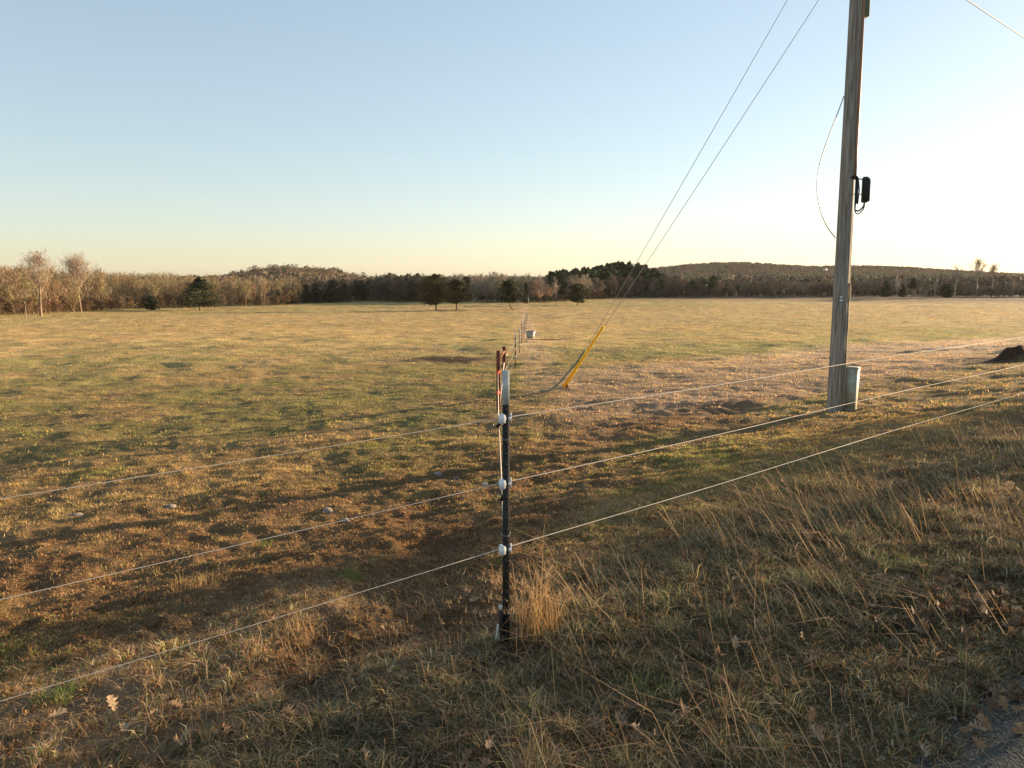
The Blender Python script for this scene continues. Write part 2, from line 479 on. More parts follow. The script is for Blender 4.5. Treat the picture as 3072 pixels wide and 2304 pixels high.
def grass_layer(n, r0, r1, hm, wm, size, mid, p=1.0, amt=.6):
    X, Y = scatter(n, r0, r1, p=p)
    X, Y, hc = clumped(X, Y, size, amt); caz = CL['az'] + RNG.normal(0, 1.3, len(X))
    v = vdist(X, Y)
    g, t, d, vg, pt, n1, n4 = land(X, Y)
    dens = np.clip(.76 - .22 * d - .9 * pt + .95 * n4 + .25 * n1 + .2 * vg, .05, 1)
    k = (RNG.random(len(X)) < dens) & (v > .98 + .16 * vn(X, Y, .2, 61))
    X, Y, hc, g, t, d, vg, n1, n4, caz = [q[k] for q in (X, Y, hc, g, t, d, vg, n1, n4, caz)]
    N = len(X)
    isg = RNG.random(N) < np.clip(g * (1 - .4 * d) * (1 - .3 * vg) + (hc - .5) * .45 + .04 + vg * .14, .03, .9)
    isr = (~isg) & (RNG.random(N) < d * .75 + .08)
    ist = (~isg) & (~isr) & (RNG.random(N) < t)
    c = np.where(isg[:, None], GREEN * (1 - vg[:, None] * np.array((.28, .32, -.25))), STRAW)
    c = np.where(isr[:, None], RUSTY, c); c = np.where(ist[:, None], TAN, c)
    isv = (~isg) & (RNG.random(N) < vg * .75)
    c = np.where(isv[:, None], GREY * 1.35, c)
    br = (~isg) & (RNG.random(N) < .34 * sst(2.2, 3.4, v[k]) * (1 - sst(5.5, 7, v[k])) + .22 * (v[k] < 2.4)); c = np.where(br[:, None], RUSTY * .8, c)
    dk = (~isg) & (RNG.random(N) < .16); c = np.where(dk[:, None], c * np.array((.5, .42, .4)), c)
    kv = 1.0 if r0 < 12 else .5 if r0 < 30 else .3
    c = c * (1 - .14 * sst(25, 110, Y))[:, None]
    c = c * (1 + kv * RNG.uniform(-.5, .4, (N, 1))) * (1 + kv * .8 * (hc - .5))[:, None] * (1 + RNG.normal(0, .05, (N, 3)))
    tall = np.where(hc > .8, 1.35, .85) if r0 > 30 else np.where(hc > .72, 1.6, .85)
    h = hm * RNG.uniform(.5, 1.35, N) * tall * (1 - .35 * d) * (1 + .15 * vg) * (1 - .2 * isg) * (1 - .3 * sst(2.4, 3.4, v[k]))
    wd = wm * RNG.uniform(.6, 1.4, N)
    lean = np.clip(RNG.beta(2.6, 1.8, N) * .95 + .12, 0, .98)
    return blades(X, Y, h, wd, lean, caz, np.clip(c, .005, .8), mid=mid)

def chips(n, r0, r1, h, wd):
    """short broad curled scraps of dead grass lying on the churned soil"""
    X, Y = scatter(n, r0, r1); v = vdist(X, Y); d = dirtmask(X, Y)
    k = (v > .9) & (RNG.random(n) < .25 + .75 * d + .7 * (v < 1.7)); X, Y, d = X[k], Y[k], d[k]; N = len(X)
    c = np.where(RNG.random((N, 1)) < .25 + .25 * d[:, None], RUSTY, STRAW * .7) * RNG.uniform(.3, 1.4, (N, 1)) * np.ones((N, 3))
    return blades(X, Y, h * RNG.uniform(.5, 1.6, N), wd * RNG.uniform(.4, 1.2, N), RNG.uniform(.4, .97, N), RNG.uniform(0, 6.3, N), c, z=H(X, Y) + RNG.uniform(0, .012, N), mid=True, curl=.5)

def merge(parts, name, material):
    V, Q, T, C = [], [], [], []; o = 0
    for v, q, t, c in parts:
        V.append(v); Q.append(q + o); T.append(t + o); C.append(c); o += len(v)
    V = np.concatenate(V); C = np.concatenate(C)
    L, st, tt = faces_np(np.concatenate(Q), np.concatenate(T))
    return link(name, mesh_np(name, V, L, st, tt, material, C))

turf = merge([
    grass_layer(60000, 1.3, 2.7, .048, .0040, .09, True, amt=.35), grass_layer(50000, 1.3, 2.7, .065, .0038, .20, True),
    grass_layer(140000, 2.7, 6.4, .046, .0056, .10, True, amt=.35), grass_layer(130000, 2.7, 6.4, .068, .0050, .24, True, amt=.7),
    grass_layer(190000, 6.4, 13, .042, .0085, .14, False, amt=.3), grass_layer(150000, 6.4, 13, .060, .0075, .38, False),
    chips(60000, 2.0, 7.5, .020, .010), chips(45000, 7.5, 14, .026, .018),
], 'pasture_grass', M_grass)
tag(turf, 'short trampled straw and green grass with churned clumps close to the camera', 'grass', kind='stuff')
turf2 = merge([
    grass_layer(300000, 13, 34, .060, .018, .32, False),
    grass_layer(220000, 34, 90, .085, .06, .8, False),
    grass_layer(110000, 90, 230, .12, .20, 2.0, False),
], 'field_grass', M_grass)
tag(turf2, 'golden straw pasture grass streaked with green reaching to the woods', 'grass', kind='stuff')

def stalks():
    """long dry bent stems on the verge, with a few seed heads"""
    parts = []
    def band(n, r0, r1, a0, a1, hm, cond):
        X, Y = scatter(n, r0, r1, a0, a1)
        v = vdist(X, Y); n1 = fbm(X, Y, 1.1, 2, 71)
        k = cond(X, Y, v, n1); X, Y = X[k], Y[k]; N = len(X)
        h = hm * RNG.uniform(.35, 1.3, N)
        c = np.array((.47, .31, .16)) * RNG.uniform(.5, 1.25, (N, 1)) * (1 + RNG.normal(0, .04, (N, 3)))
        az = RNG.normal(2.6, .7, N)
        return blades(X, Y, h, RNG.uniform(.0022, .0042, N), np.clip(RNG.beta(4, 1.8, N), .2, .98), az, np.clip(c, .02, .8), curl=.5)
    parts.append(band(1300, 1.6, 7.5, 0, 42, .46, lambda X, Y, v, n: (v > .95) & (v < 3.1 + .5 * n) & (n > -.35)))
    parts.append(band(900, 4.5, 11, 20, 42, .6, lambda X, Y, v, n: (v > 1.2) & (v < 3.4) & (n > -.1)))
    parts.append(band(1500, 1.5, 4.6, -42, 14, .17, lambda X, Y, v, n: (v > 1.0) & (v < 3.9) & (n > -.2)))
    # long leaning stems with their sunlit upper ends
    X, Y = scatter(2600, 2.0, 7.0, 4, 42); v = vdist(X, Y); n1 = fbm(X, Y, .9, 2, 75); k = (v > 1.0) & (v < 3.3) & (n1 > -.1); X, Y = X[k][:520], Y[k][:520]; N = len(X)
    c = np.array((.58, .38, .20)) * RNG.uniform(.6, 1.3, (N, 1)) * np.ones((N, 3))
    parts.append(blades(X, Y, RNG.uniform(.25, .72, N), RNG.uniform(.0030, .0052, N), RNG.uniform(.68, .97, N), RNG.normal(2.75, .5, N), c, curl=.15))
    # thatch lying flat
    X, Y = scatter(26000, 1.4, 6.5); v = vdist(X, Y); k = (v > .8) & (v < 4.6) & (RNG.random(len(X)) < np.where(v < 3, .9, .5)); X, Y = X[k], Y[k]; N = len(X)
    c = np.array((.42, .31, .19)) * RNG.uniform(.35, 1.3, (N, 1)) * np.ones((N, 3))
    parts.append(blades(X, Y, RNG.uniform(.05, .16, N), RNG.uniform(.002, .0038, N), RNG.uniform(.9, .98, N), RNG.uniform(0, 6.3, N), c, z=H(X, Y) + RNG.uniform(.005, .035, N), curl=.1))
    o = merge(parts, 'dry_stalks', M_grass)
    tag(o, 'long dry bent grass stalks and thatch on the shaded roadside verge', 'dry grass', kind='stuff')
stalks()

def edge_gravel():
    n = 9000; X, Y = scatter(n, 1.3, 6.0, -10, 42); v = vdist(X, Y); k = (v > .55) & (v < 1.3) & (RNG.random(n) < np.exp(-((v - 1.0) / .16) ** 2)); X, Y = X[k], Y[k]; N = len(X)
    r = RNG.uniform(.003, .010, (N, 1, 1)); o = np.array([(1, 0, -.2), (-.5, .87, -.2), (-.5, -.87, -.2), (0, 0, .75)])[None] * r * RNG.uniform(.7, 1.3, (N, 4, 3))
    V = o + np.stack([X, Y, np.maximum(H(X, Y), .006)], 1)[:, None]
    T = (np.arange(N)[:, None, None] * 4 + np.array([(0, 1, 3), (1, 2, 3), (2, 0, 3)])[None]).reshape(-1, 3)
    c = np.array((.24, .21, .17)) * RNG.uniform(.3, 1.4, (N, 1)) * np.ones((N, 3))
    L, st, tt = faces_np(None, T)
    tag(link('edge_gravel', mesh_np('edge_gravel', V.reshape(-1, 3), L, st, tt, M_bark, np.repeat(c, 4, 0))), 'loose crumbs of gravel along the ragged edge of the asphalt', 'gravel', kind='stuff')
edge_gravel()

def oak_leaf_proto():
    out = [(0, -.5), (.06, -.42), (.20, -.34), (.10, -.22), (.34, -.08), (.14, 0), (.40, .2), (.16, .24), (.22, .42), (0, .5)]
    P = np.array(out + [(-x, y) for x, y in out[-2:0:-1]])
    return P
def litter():
    P = oak_leaf_proto(); n = len(P); mb = MB()
    X, Y = scatter(2400, 1.5, 8); v = vdist(X, Y); nn = fbm(X, Y, .7, 2, 81)
    k = (v > .7) & (v < 3.6) & (nn > -.2); X, Y = X[k][:420], Y[k][:420]
    X2, Y2 = scatter(9000, 1.8, 5.0, 5, 40); v2 = vdist(X2, Y2); n2 = fbm(X2, Y2, .5, 2, 83); k = (v2 > .85) & (v2 < 1.9) & (n2 > .1); X, Y = np.concatenate([X, X2[k][:260]]), np.concatenate([Y, Y2[k][:260]])
    for x, y in zip(X, Y):
        s = random.uniform(.035, .08); a = random.uniform(0, 6.3); f = random.uniform(.6, 2.0)
        L = np.stack([P[:, 0] * s, P[:, 1] * s, (abs(P[:, 0]) * f + .35 * f * P[:, 1] ** 2) * s], 1)
        Mx = Matrix.Rotation(a, 3, 'Z') @ Matrix.Rotation(random.gauss(0, .9), 3, 'X') @ Matrix.Rotation(random.gauss(0, .8), 3, 'Y')
        L = L @ np.array(Mx).T + np.array((x, y, float(H(x, y)) + random.uniform(.015, .05)))
        ctr = L.mean(0) - np.array((0, 0, .1 * s))
        c = np.array(random.choice([(.28, .18, .10), (.20, .125, .075), (.38, .26, .16), (.14, .085, .05)])) * random.uniform(.7, 1.2)
        V = np.vstack([L, ctr]); mb.add(V, [], [(i, (i + 1) % n, n) for i in range(n)], c)
    o = mb.build('leaf_litter', M_oak, col=True)
    tag(o, 'curled brown oak leaves scattered through the roadside grass', 'fallen leaves', kind='stuff')
litter()

def tuft(name, p, n, hm, spread, lean_az, label, seedheads=True, base=(.55, .34, .15), grp=None, wdt=.0032):
    X = p[0] + spread * np.clip(RNG.normal(0, 1, n), -1.6, 1.6); Y = p[1] + spread * np.clip(RNG.normal(0, 1, n), -1.6, 1.6)
    h = hm * RNG.uniform(.45, 1.2, n)
    c = np.array(base) * RNG.uniform(.65, 1.25, (n, 1)) * np.ones((n, 3))
    az = RNG.normal(lean_az, 1.0, n)
    parts = [blades(X, Y, h, RNG.uniform(.6, 1.3, n) * wdt, np.clip(RNG.beta(2.2, 3, n) + .1, 0, .9), az, c, curl=.6)]
    if seedheads:                       # feathery heads: short side blades near the tips
        V = parts[0][0].reshape(-1, 5, 3); mid = (V[:, 2] + V[:, 3]) / 2; tip = V[:, 4]
        K = 9; idx = RNG.choice(n, n // 2, replace=False)
        t = RNG.uniform(.35, 1.0, (len(idx), K, 1))
        pts = (mid[idx, None] * (1 - t) + tip[idx, None] * t).reshape(-1, 3)
        N = len(pts)
        parts.append(blades(pts[:, 0], pts[:, 1], RNG.uniform(.02, .05, N), np.full(N, .003), RNG.uniform(.3, .9, N), RNG.normal(lean_az, 1.1, N),
                            np.array((.66, .44, .24)) * RNG.uniform(.8, 1.2, (N, 1)) * np.ones((N, 3)), z=pts[:, 2], mid=False))
    o = merge(parts, name, M_grass)
    return tag(o, label, 'grass tuft', grp)

# ------------------------------------------------------------------ trees
def grow(rng, H_, r0, lvl, nb, spread, clear=.35, up=.35, twig=.9, seed_wob=.12, reach=.46):
    """returns arrays of segments (p0,p1,ra,rb)"""
    segs = []
    def br(p, d, L, r, k):
        ns = 4 if k == 0 else (3 if k == 1 else 2 if k < lvl else 1)
        P = [p]; D = [d]; q = p.copy(); dd = d.copy()
        for i in range(ns):
            dd = dd + rng.normal(0, seed_wob if k else .022, 3); dd[2] += up * .3 * (k > 0); dd /= np.linalg.norm(dd)
            q = q + dd * L / ns; P.append(q.copy()); D.append(dd.copy())
        rr = np.linspace(r, r * (.35 if k else .28), ns + 1)
        for i in range(ns): segs.append((P[i], P[i + 1], rr[i], rr[i + 1], k))
        if k >= lvl: return
        m = nb[k]
        for j in range(m):
            t = (clear + (1 - clear) * (j + rng.random()) / m) if k == 0 else rng.uniform(.25, 1.0)
            f = t * ns; i = min(int(f), ns - 1); f -= i
            pos = P[i] * (1 - f) + P[i + 1] * f; dr = D[i + 1]
            a = rng.uniform(0, 2 * np.pi); side = np.array([math.cos(a), math.sin(a), 0])
            sp = spread * (1.15 - .6 * t if k == 0 else rng.uniform(.7, 1.2))
            nd = dr * (1 - .5 * sp) + side * sp + np.array([0, 0, up]); nd /= np.linalg.norm(nd)
            LL = (H_ * reach * (1.12 - .62 * t) if k == 0 else L * rng.uniform(.42, .68)) * (twig if k == lvl - 1 else 1)
            rc = (rr[i] * (1 - f) + rr[i + 1] * f) * rng.uniform(.4, .6)
            br(pos, nd, LL, rc, k + 1)
    br(np.zeros(3), np.array([0, 0, 1.]), H_ * .92, r0, 0)
    return segs

def segs_mesh(segs, min_r, tri_r, colf, sides=4):
    """thick limbs as tubes, fine twigs as tapered slivers"""
    P0 = np.array([s[0] for s in segs]); P1 = np.array([s[1] for s in segs]); A = np.array([s[2] for s in segs]); B = np.array([s[3] for s in segs])
    D = P1 - P0; Dn = D / (np.linalg.norm(D, axis=1)[:, None] + 1e-9)
    ref = np.where(abs(Dn[:, 2:3]) > .9, np.array([[1., 0, 0]]), np.array([[0, 0, 1.]]))
    N1 = np.cross(Dn, ref); N1 /= np.linalg.norm(N1, axis=1)[:, None]; N2 = np.cross(Dn, N1)
    tk = A > tri_r
    V, Q, T, C = [], [], [], []; o = 0
    for big in (True, False):
        m = tk if big else ~tk
        if not m.any(): continue
        p0, p1, a, b, n1, n2 = P0[m], P1[m], np.maximum(A[m], min_r), np.maximum(B[m], min_r), N1[m], N2[m]; n = len(p0)
        if big:
            an = np.arange(sides) * 2 * np.pi / sides
            ring = np.cos(an)[None, :, None] * n1[:, None] + np.sin(an)[None, :, None] * n2[:, None]
            v = np.concatenate([p0[:, None] + ring * a[:, None, None], p1[:, None] + ring * b[:, None, None]], 1).reshape(-1, 3)
            j = np.arange(sides); q = np.stack([j, (j + 1) % sides, (j + 1) % sides + sides, j + sides], 1)
            Q.append((np.arange(n)[:, None, None] * 2 * sides + q[None]).reshape(-1, 4) + o); V.append(v); C.append(np.repeat(colf(p0), 2 * sides, 0)); o += len(v)
        else:
            an = RNG.uniform(0, 2 * np.pi, n)[:, None]; nn = np.cos(an) * n1 + np.sin(an) * n2
            v = np.stack([p0 - nn * a[:, None], p0 + nn * a[:, None], p1], 1).reshape(-1, 3)
            T.append(np.arange(n)[:, None] * 3 + np.array([0, 1, 2]) + o); V.append(v); C.append(np.repeat(colf(p0), 3, 0)); o += len(v)
    return np.concatenate(V), (np.concatenate(Q) if Q else np.zeros((0, 4), int)), (np.concatenate(T) if T else np.zeros((0, 3), int)), np.concatenate(C)

def bare_tree(p, H_, label, seed, reach=.46, lvl=4, nb=(14, 6, 5, 4), spread=.8, clear=.38, r0=None, px=.1, colour=(.36, .27, .20), grp=None, twigc=None, up=.35, name='bare_tree', trunkc=None):
    rng = np.random.default_rng(seed)
    s = grow(rng, H_, r0 or H_ * .018, lvl, nb, spread, clear, up, reach=reach)
    kz = H_ / max(q[1][2] for q in s); s = [(q[0] * kz, q[1] * kz, q[2], q[3], q[4]) for q in s]
    root = thing(name, p, label, 'tree', grp)
    tr = [q for q in s if q[4] == 0]; cr = [q for q in s if q[4] > 0]
    tr.insert(0, (np.array([0, 0, -.6]), np.zeros(3), tr[0][2] * 1.15, tr[0][2], 0))
    c1 = np.array(trunkc or colour); c2 = np.array(twigc or colour)
    for nm, ss, c in (('trunk', tr, c1), ('crown', cr, c2)):
        V, Q, T, C = segs_mesh(ss, px * .085, px * .35, lambda q: c * RNG.uniform(.75, 1.2, (len(q), 1)), sides=6 if nm == 'trunk' else 4)
        L, st, tt = faces_np(Q, T); link(nm, mesh_np(nm, V, L, st, tt, M_bark, C), root)
    return root

def conifer_leaves(rng, H_, Rr, shape, clear, n, size, base_c, warm=0.0):
    """boughs in irregular whorls carrying small flat sprays"""
    nb = int(34 + H_ * 6)
    V, C = [], []
    per = n // nb
    for b in range(nb):
        t = clear + (1 - clear) * ((b + rng.random()) / nb) ** .9
        prof = shape((t - clear) / (1 - clear))
        L = Rr * prof * rng.uniform(.5, 1.15); a = rng.uniform(0, 2 * np.pi)
        dz = rng.uniform(-.10, .20) * L
        u = rng.random(per) ** .62
        c0 = np.stack([np.cos(a) * u * L, np.sin(a) * u * L, t * H_ + dz * u * u - .05 * H_ * 0], 1)
        wob = (.09 + .15 * u * (1 - .4 * u))[:, None] * L
        c0 = c0 + rng.normal(0, 1, (per, 3)) * wob * np.array([.9, .9, .42])
        s = size * rng.uniform(.5, 1.3, (per, 1, 1))
        tri = c0[:, None] + rng.normal(0, .5, (per, 3, 3)) * s * np.array([1, 1, .8])
        V.append(tri.reshape(-1, 3))
        k = np.array(base_c) * rng.uniform(.55, 1.5) * rng.uniform(.7, 1.3, (per, 1))
        k = k * (1 + warm * rng.random((per, 1)) * np.array([[1.6, .7, .1]]))
        C.append(np.repeat(k, 3, 0))
    V = np.concatenate(V); C = np.concatenate(C)
    return V, np.arange(len(V)).reshape(-1, 3), C

cone = lambda t: max(0.05, (1 - t) ** .85 * (.55 + .45 * min(1, t * 6)))
oval = lambda t: max(.1, (1 - t ** 2.2) ** .5 * (.55 + .45 * min(1, t * 5)))
dome = lambda t: max(.12, math.sin(math.pi * min(1, .22 + .78 * t)) ** .6)

def cedar(p, H_, Rr, label, seed, clear=.16, shape=cone, n=9000, warm=.3, c=(.026, .036, .013), size=.28, lean=0, name='cedar_tree', grp=None):
    rng = np.random.default_rng(seed)
    root = thing(name, p, label, 'tree', grp)
    mb = MB(); L = H_ * .8
    pts = [(-lean * .6, 0, -.4), (-lean * .4, 0, 0), (lean * .25, 0, H_ * .12), (lean * .1, .0, H_ * .3), (0, 0, H_ * .6), (0, 0, L)]
    mb.tube(pts, [H_ * .028, H_ * .026, H_ * .02, H_ * .016, H_ * .01, H_ * .004], 7, c=(.16, .10, .07))
    for k in range(9):
        a = rng.uniform(0, 6.3); z = H_ * (clear + .05 + .5 * k / 9); LL = Rr * rng.uniform(.5, .85)
        mb.tube([(0, 0, z), (LL * .5 * math.cos(a), LL * .5 * math.sin(a), z + LL * .05), (LL * math.cos(a), LL * math.sin(a), z + LL * .2)], [H_ * .009, H_ * .006, H_ * .002], 4, c=(.16, .10, .07))
    mb.build('trunk', M_bark, root, col=True)
    V, T, C = conifer_leaves(rng, H_, Rr, shape, clear, n, size, c, warm)
    Ls, st, tt = faces_np(None, T); link('crown', mesh_np('crown', V, Ls, st, tt, M_leafm, C), root)
    return root

def D_at(px, py):
    g = ground_at(px, py); return g

CED = 'cedars standing alone in the pasture'
def ced_px(px, base, top, wpx, label, seed, **k):
    g = ground_at(px, base); H_ = (base - top) / FPX * g.y * 1.04; Rr = wpx / 2 / FPX * g.y * 1.22
    return cedar(g, H_, Rr, label, seed, size=g.y / FPX * 1.15, **k)
ced_px(200, 310.5, 279, 56, 'broad dark cedar standing left of the others before the brown woods', 11, clear=.14, grp=CED, n=12000, warm=.1)
ced_px(436, 310.5, 276.5, 33, 'tallest pasture cedar with bronze top, left one of the touching pair', 12, clear=.17, shape=oval, grp=CED, n=12000, warm=1.5, c=(.032, .036, .013))
ced_px(456.5, 310, 281.5, 24, 'smaller bronze-green cedar on a thin trunk, right one of the touching pair', 13, clear=.22, shape=oval, grp=CED, warm=1.2, c=(.032, .038, .014))
ced_px(511, 309.5, 281.5, 25, 'dark ragged cedar on a crooked leaning trunk near the fence line', 14, clear=.26, shape=oval, grp=CED, lean=-1.3, warm=.4)
ced_px(577, 305.5, 285, 20, 'small round cedar farthest right in the open pasture', 15, clear=.17, shape=oval, grp=CED, warm=.8)
ced_px(151, 310, 296.5, 15, 'low dark bushy cedar at the foot of the brown woods', 16, clear=.02, shape=dome, n=4000, name='cedar_bush', warm=.1)
ced_px(526, 303.8, 284, 9, 'slim dark cedar right behind the crooked one at the wood edge', 17, clear=.04, n=4000, warm=.4)

OAK = 'tall bare trees rising over the left woods'
def bare_px(px, base, top, label, seed, push=0.0, **k):
    g = ground_at(px, base)
    if push: g = Vector((g.x * (1 + push / g.y), g.y + push, 0)); g.z = float(H(g.x, g.y))
    topz = at_y(px, top, g.y).z
    return bare_tree(g, topz - g.z, label, seed, px=g.y / FPX, **k)
bare_px(41, 316, 243.5, 'tall bare tree with open spreading crown above a long clear trunk, leftmost', 21, reach=.60, r0=.21, nb=(16, 8, 6, 5), spread=.95, clear=.50, up=.42, colour=(.20, .14, .10), grp=OAK, twigc=(.34, .26, .19))
bare_px(81, 312, 249.5, 'tall bare tree with dense rounded fan-shaped crown', 22, reach=.58, r0=.22, nb=(22, 8, 6, 5), spread=1.0, clear=.42, grp=OAK, up=.5, colour=(.22, .16, .11), twigc=(.36, .28, .205))
bare_px(89, 311, 281, 'short forked bare tree beside the fan-crowned tree', 23, nb=(9, 5, 4, 3), spread=.9, clear=.4, colour=(.26, .19, .14))
bare_px(26, 317.5, 288, 'thin pale leaning bare trunk at the left wood edge', 24, nb=(6, 4, 3, 3), spread=.6, clear=.5, colour=(.30, .22, .16))
bare_px(262, 305.5, 274, 'pale-barked forked tree standing out of the brown woods', 25, nb=(10, 5, 4, 3), spread=.6, clear=.35, colour=(.42, .33, .24))
bare_px(556, 305.5, 283, 'slender young bare tree with pinkish twigs in the pasture right of the fence line', 26, nb=(14, 5, 4, 3), spread=.55, clear=.35, colour=(.34, .25, .19), twigc=(.58, .40, .32))
bare_px(536, 303, 278.5, 'reddish bare thicket tree behind the young pasture tree', 27, push=6, nb=(20, 7, 6, 5), spread=1.2, clear=.05, twigc=(.60, .38, .25), name='thicket_tree')
bare_px(548, 303, 283, 'lower reddish bare thicket tree right of the taller one', 28, push=8, nb=(14, 6, 5, 4), spread=.8, clear=.08, twigc=(.56, .36, .25), name='thicket_tree')
bare_px(486, 303, 276, 'pale twiggy bare tree between the cedar pair and the crooked cedar', 29, push=8, nb=(14, 6, 5, 4), spread=.8, clear=.15, twigc=(.34, .27, .18), colour=(.5, .42, .3))
bare_px(472, 303, 280, 'olive-brown twiggy tree behind the right cedar of the pair', 30, push=9, nb=(14, 6, 5, 4), spread=.8, clear=.12, twigc=(.30, .25, .15))
BR = 'tall bare trees on the right skyline'
bare_px(976, 299, 256, 'tallest bare tree of the cluster on the right skyline', 31, push=25, nb=(14, 6, 5, 4), spread=.6, clear=.5, grp=BR)
bare_px(954, 299, 264, 'lower bare tree at the left of the right skyline cluster', 32, push=25, nb=(12, 5, 5, 4), spread=.75, clear=.45, grp=BR)
bare_px(991, 299, 261, 'bare tree leaning at the right of the right skyline cluster', 33, push=30, nb=(12, 5, 5, 4), spread=.65, clear=.5, grp=BR)
bare_px(934, 299, 279, 'small bare tree on the right field edge between cedar and cluster', 34, push=20, nb=(10, 5, 4, 3), spread=.7, clear=.2)
bare_px(1012, 299.5, 277, 'thin bare tree at the far right end of the field edge', 35, push=20, nb=(10, 5, 4, 3), spread=.6, clear=.35)
bare_px(896, 299, 277, 'pale forked bare tree right of the utility pole at the field edge', 36, push=15, nb=(10, 5, 4, 3), spread=.7, clear=.25, colour=(.45, .38, .3))
def ced_far(px, top, wpx, label, seed, push=22, **k):
    g = ground_at(px, 299.5); g = Vector((g.x * (1 + push / g.y), g.y + push, 0)); g.z = float(H(g.x, g.y))
    H_ = at_y(px, top, g.y).z - g.z
    cedar(g, H_, wpx / 2 / FPX * g.y, label, seed, size=g.y / FPX * 1.1, n=5000, **k)
ced_far(885, 281, 15, 'broad dark conifer just right of the utility pole at the field edge', 41, clear=.05, warm=.2)
ced_far(902, 285, 9, 'small dark conifer between the broad conifer and the high-crowned pine', 42, clear=.05, warm=.2)
ced_far(912, 278.5, 9, 'pine with a high narrow crown at the right field edge', 43, clear=.5, warm=.2, name='pine_tree')
ced_far(946, 284, 14, 'round dark bushy conifer left of the right skyline cluster', 44, clear=.05, shape=dome, warm=.3)

# ------------------------------------------------------------------ woods as masses
def bare_proto(seed, nb, spread, clear, up=.35):
    s = grow(np.random.default_rng(seed), 1.0, .015, 3, nb, spread, clear, up, twig=1.0)
    kz = 1.0 / max(q[1][2] for q in s); s = [(q[0] * kz, q[1] * kz, q[2], q[3], q[4]) for q in s]
    s.insert(0, (np.array([0, 0, -.15]), np.zeros(3), .017, .015, 0))
    return s
BP = [bare_proto(100 + i, [(14, 7, 5), (15, 6, 5), (13, 7, 6), (14, 6, 6)][i], .75 + .1 * (i % 2), .06 + .07 * i, .4) for i in range(4)]
def instance(protoV, protoQ, protoT, P, S3, A, C, cs=None):
    """stack copies of a small mesh: positions P, scales S3, spins A, colours C"""
    n, m = len(P), len(protoV)
    ca, sa = np.cos(A)[:, None], np.sin(A)[:, None]
    x = protoV[None, :, 0] * S3[:, 0:1]; y = protoV[None, :, 1] * S3[:, 0:1]; z = protoV[None, :, 2] * S3[:, 2:3]
    V = np.stack([x * ca - y * sa + P[:, 0:1], x * sa + y * ca + P[:, 1:2], z + P[:, 2:3]], 2).reshape(-1, 3)
    k = (np.arange(n) * m)[:, None, None]
    Q = (k + protoQ[None]).reshape(-1, 4); T = (k + protoT[None]).reshape(-1, 3)
    C = np.repeat(C, m, 0).reshape(n, m, 3) * (cs[None] if cs is not None else 1)
    return V, Q, T, C.reshape(-1, 3)

EDGE = np.array([(-420, 95), (-150, 108), (0, 121), (40, 132), (80, 156), (140, 182), (230, 200), (275, 212), (300, 226), (350, 240), (430, 243), (512, 240), (560, 246), (590, 262), (620, 292), (830, 305), (930, 300), (1024, 290), (1400, 290)], float)
BTOP = np.array([(-420, 262), (0, 265), (50, 268), (100, 270.5), (180, 273), (230, 276), (290, 277), (330, 278.5), (365, 278), (385, 274), (430, 275), (460, 274), (512, 273), (550, 274), (580, 275), (640, 275), (700, 279), (800, 280), (870, 280), (900, 281), (960, 283), (1024, 284), (1400, 284)], float)

def wood_points(n, px0, px1, depth, seed, front=0.0, pw=1.4):
    rng = np.random.default_rng(seed)
    px = rng.uniform(px0, px1, n); u = rng.random(n) ** pw
    Y = np.interp(px, EDGE[:, 0], EDGE[:, 1]) + front + u * depth
    X = (px - 512) / FPX * Y
    return X, Y, px, u, rng

def bare_mass(n, px0, px1, depth, seed, name, label, colf, hs=1.0, pw=1.4, tw=1.0):
    X, Y, px, u, rng = wood_points(n, px0, px1, depth, seed, pw=pw)
    Z = H(X, Y, False)
    top = np.interp(px, BTOP[:, 0], BTOP[:, 1])
    hh = ((275 - top) / FPX * Y + EYE - Z) * hs * rng.uniform(.66, 1.12, n) * (1 + .08 * vn(px, Y * .3, 26, 98))
    which = rng.integers(0, 4, n); parts = []
    for i, sp in enumerate(BP):
        m = which == i
        pxm = float(np.median(Y)) / FPX / float(np.median(hh))
        V, Q, T, C = segs_mesh(sp, pxm * .10 * tw, pxm * .30, lambda q: np.ones((len(q), 3)) * np.where(np.hypot(q[:, 0:1], q[:, 1:2]) < .02, .55, 1.0), sides=3)
        c = colf(X[m], Y[m], px[m], rng)
        parts.append(instance(V, Q, T, np.stack([X[m], Y[m], Z[m] - .1], 1), np.stack([hh[m] * rng.uniform(.85, 1.25, m.sum()), hh[m], hh[m]], 1), rng.uniform(0, 6.3, m.sum()), c, C))
    tag(merge(parts, name, M_bark), label, 'woodland', kind='stuff')

def jitc(base, amt=.18):
    def f(X, Y, px, rng):
        return np.array(base) * rng.uniform(1 - amt, 1 + amt, (len(X), 1)) * (1 + rng.normal(0, .05, (len(X), 3)))
    return f
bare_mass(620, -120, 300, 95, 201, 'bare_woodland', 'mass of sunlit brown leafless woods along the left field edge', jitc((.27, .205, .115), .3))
bare_mass(420, 285, 600, 80, 202, 'shaded_woodland', 'mass of dark leafless woods behind the centre of the field', lambda X, Y, px, rng: jitc((.12, .10, .075), .35)(X, Y, px, rng) * (1 + 1.3 * sst(425, 470, px))[:, None])  # shade of the centre woods is put into this darker twig colour
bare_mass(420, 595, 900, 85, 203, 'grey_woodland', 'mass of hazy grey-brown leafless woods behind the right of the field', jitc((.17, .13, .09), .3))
bare_mass(260, 890, 1180, 140, 204, 'sparse_woodland', 'low hazy leafless woods along the far right field edge', jitc((.17, .14, .10), .25), pw=.8)  # distance haze is also put into the twig colour

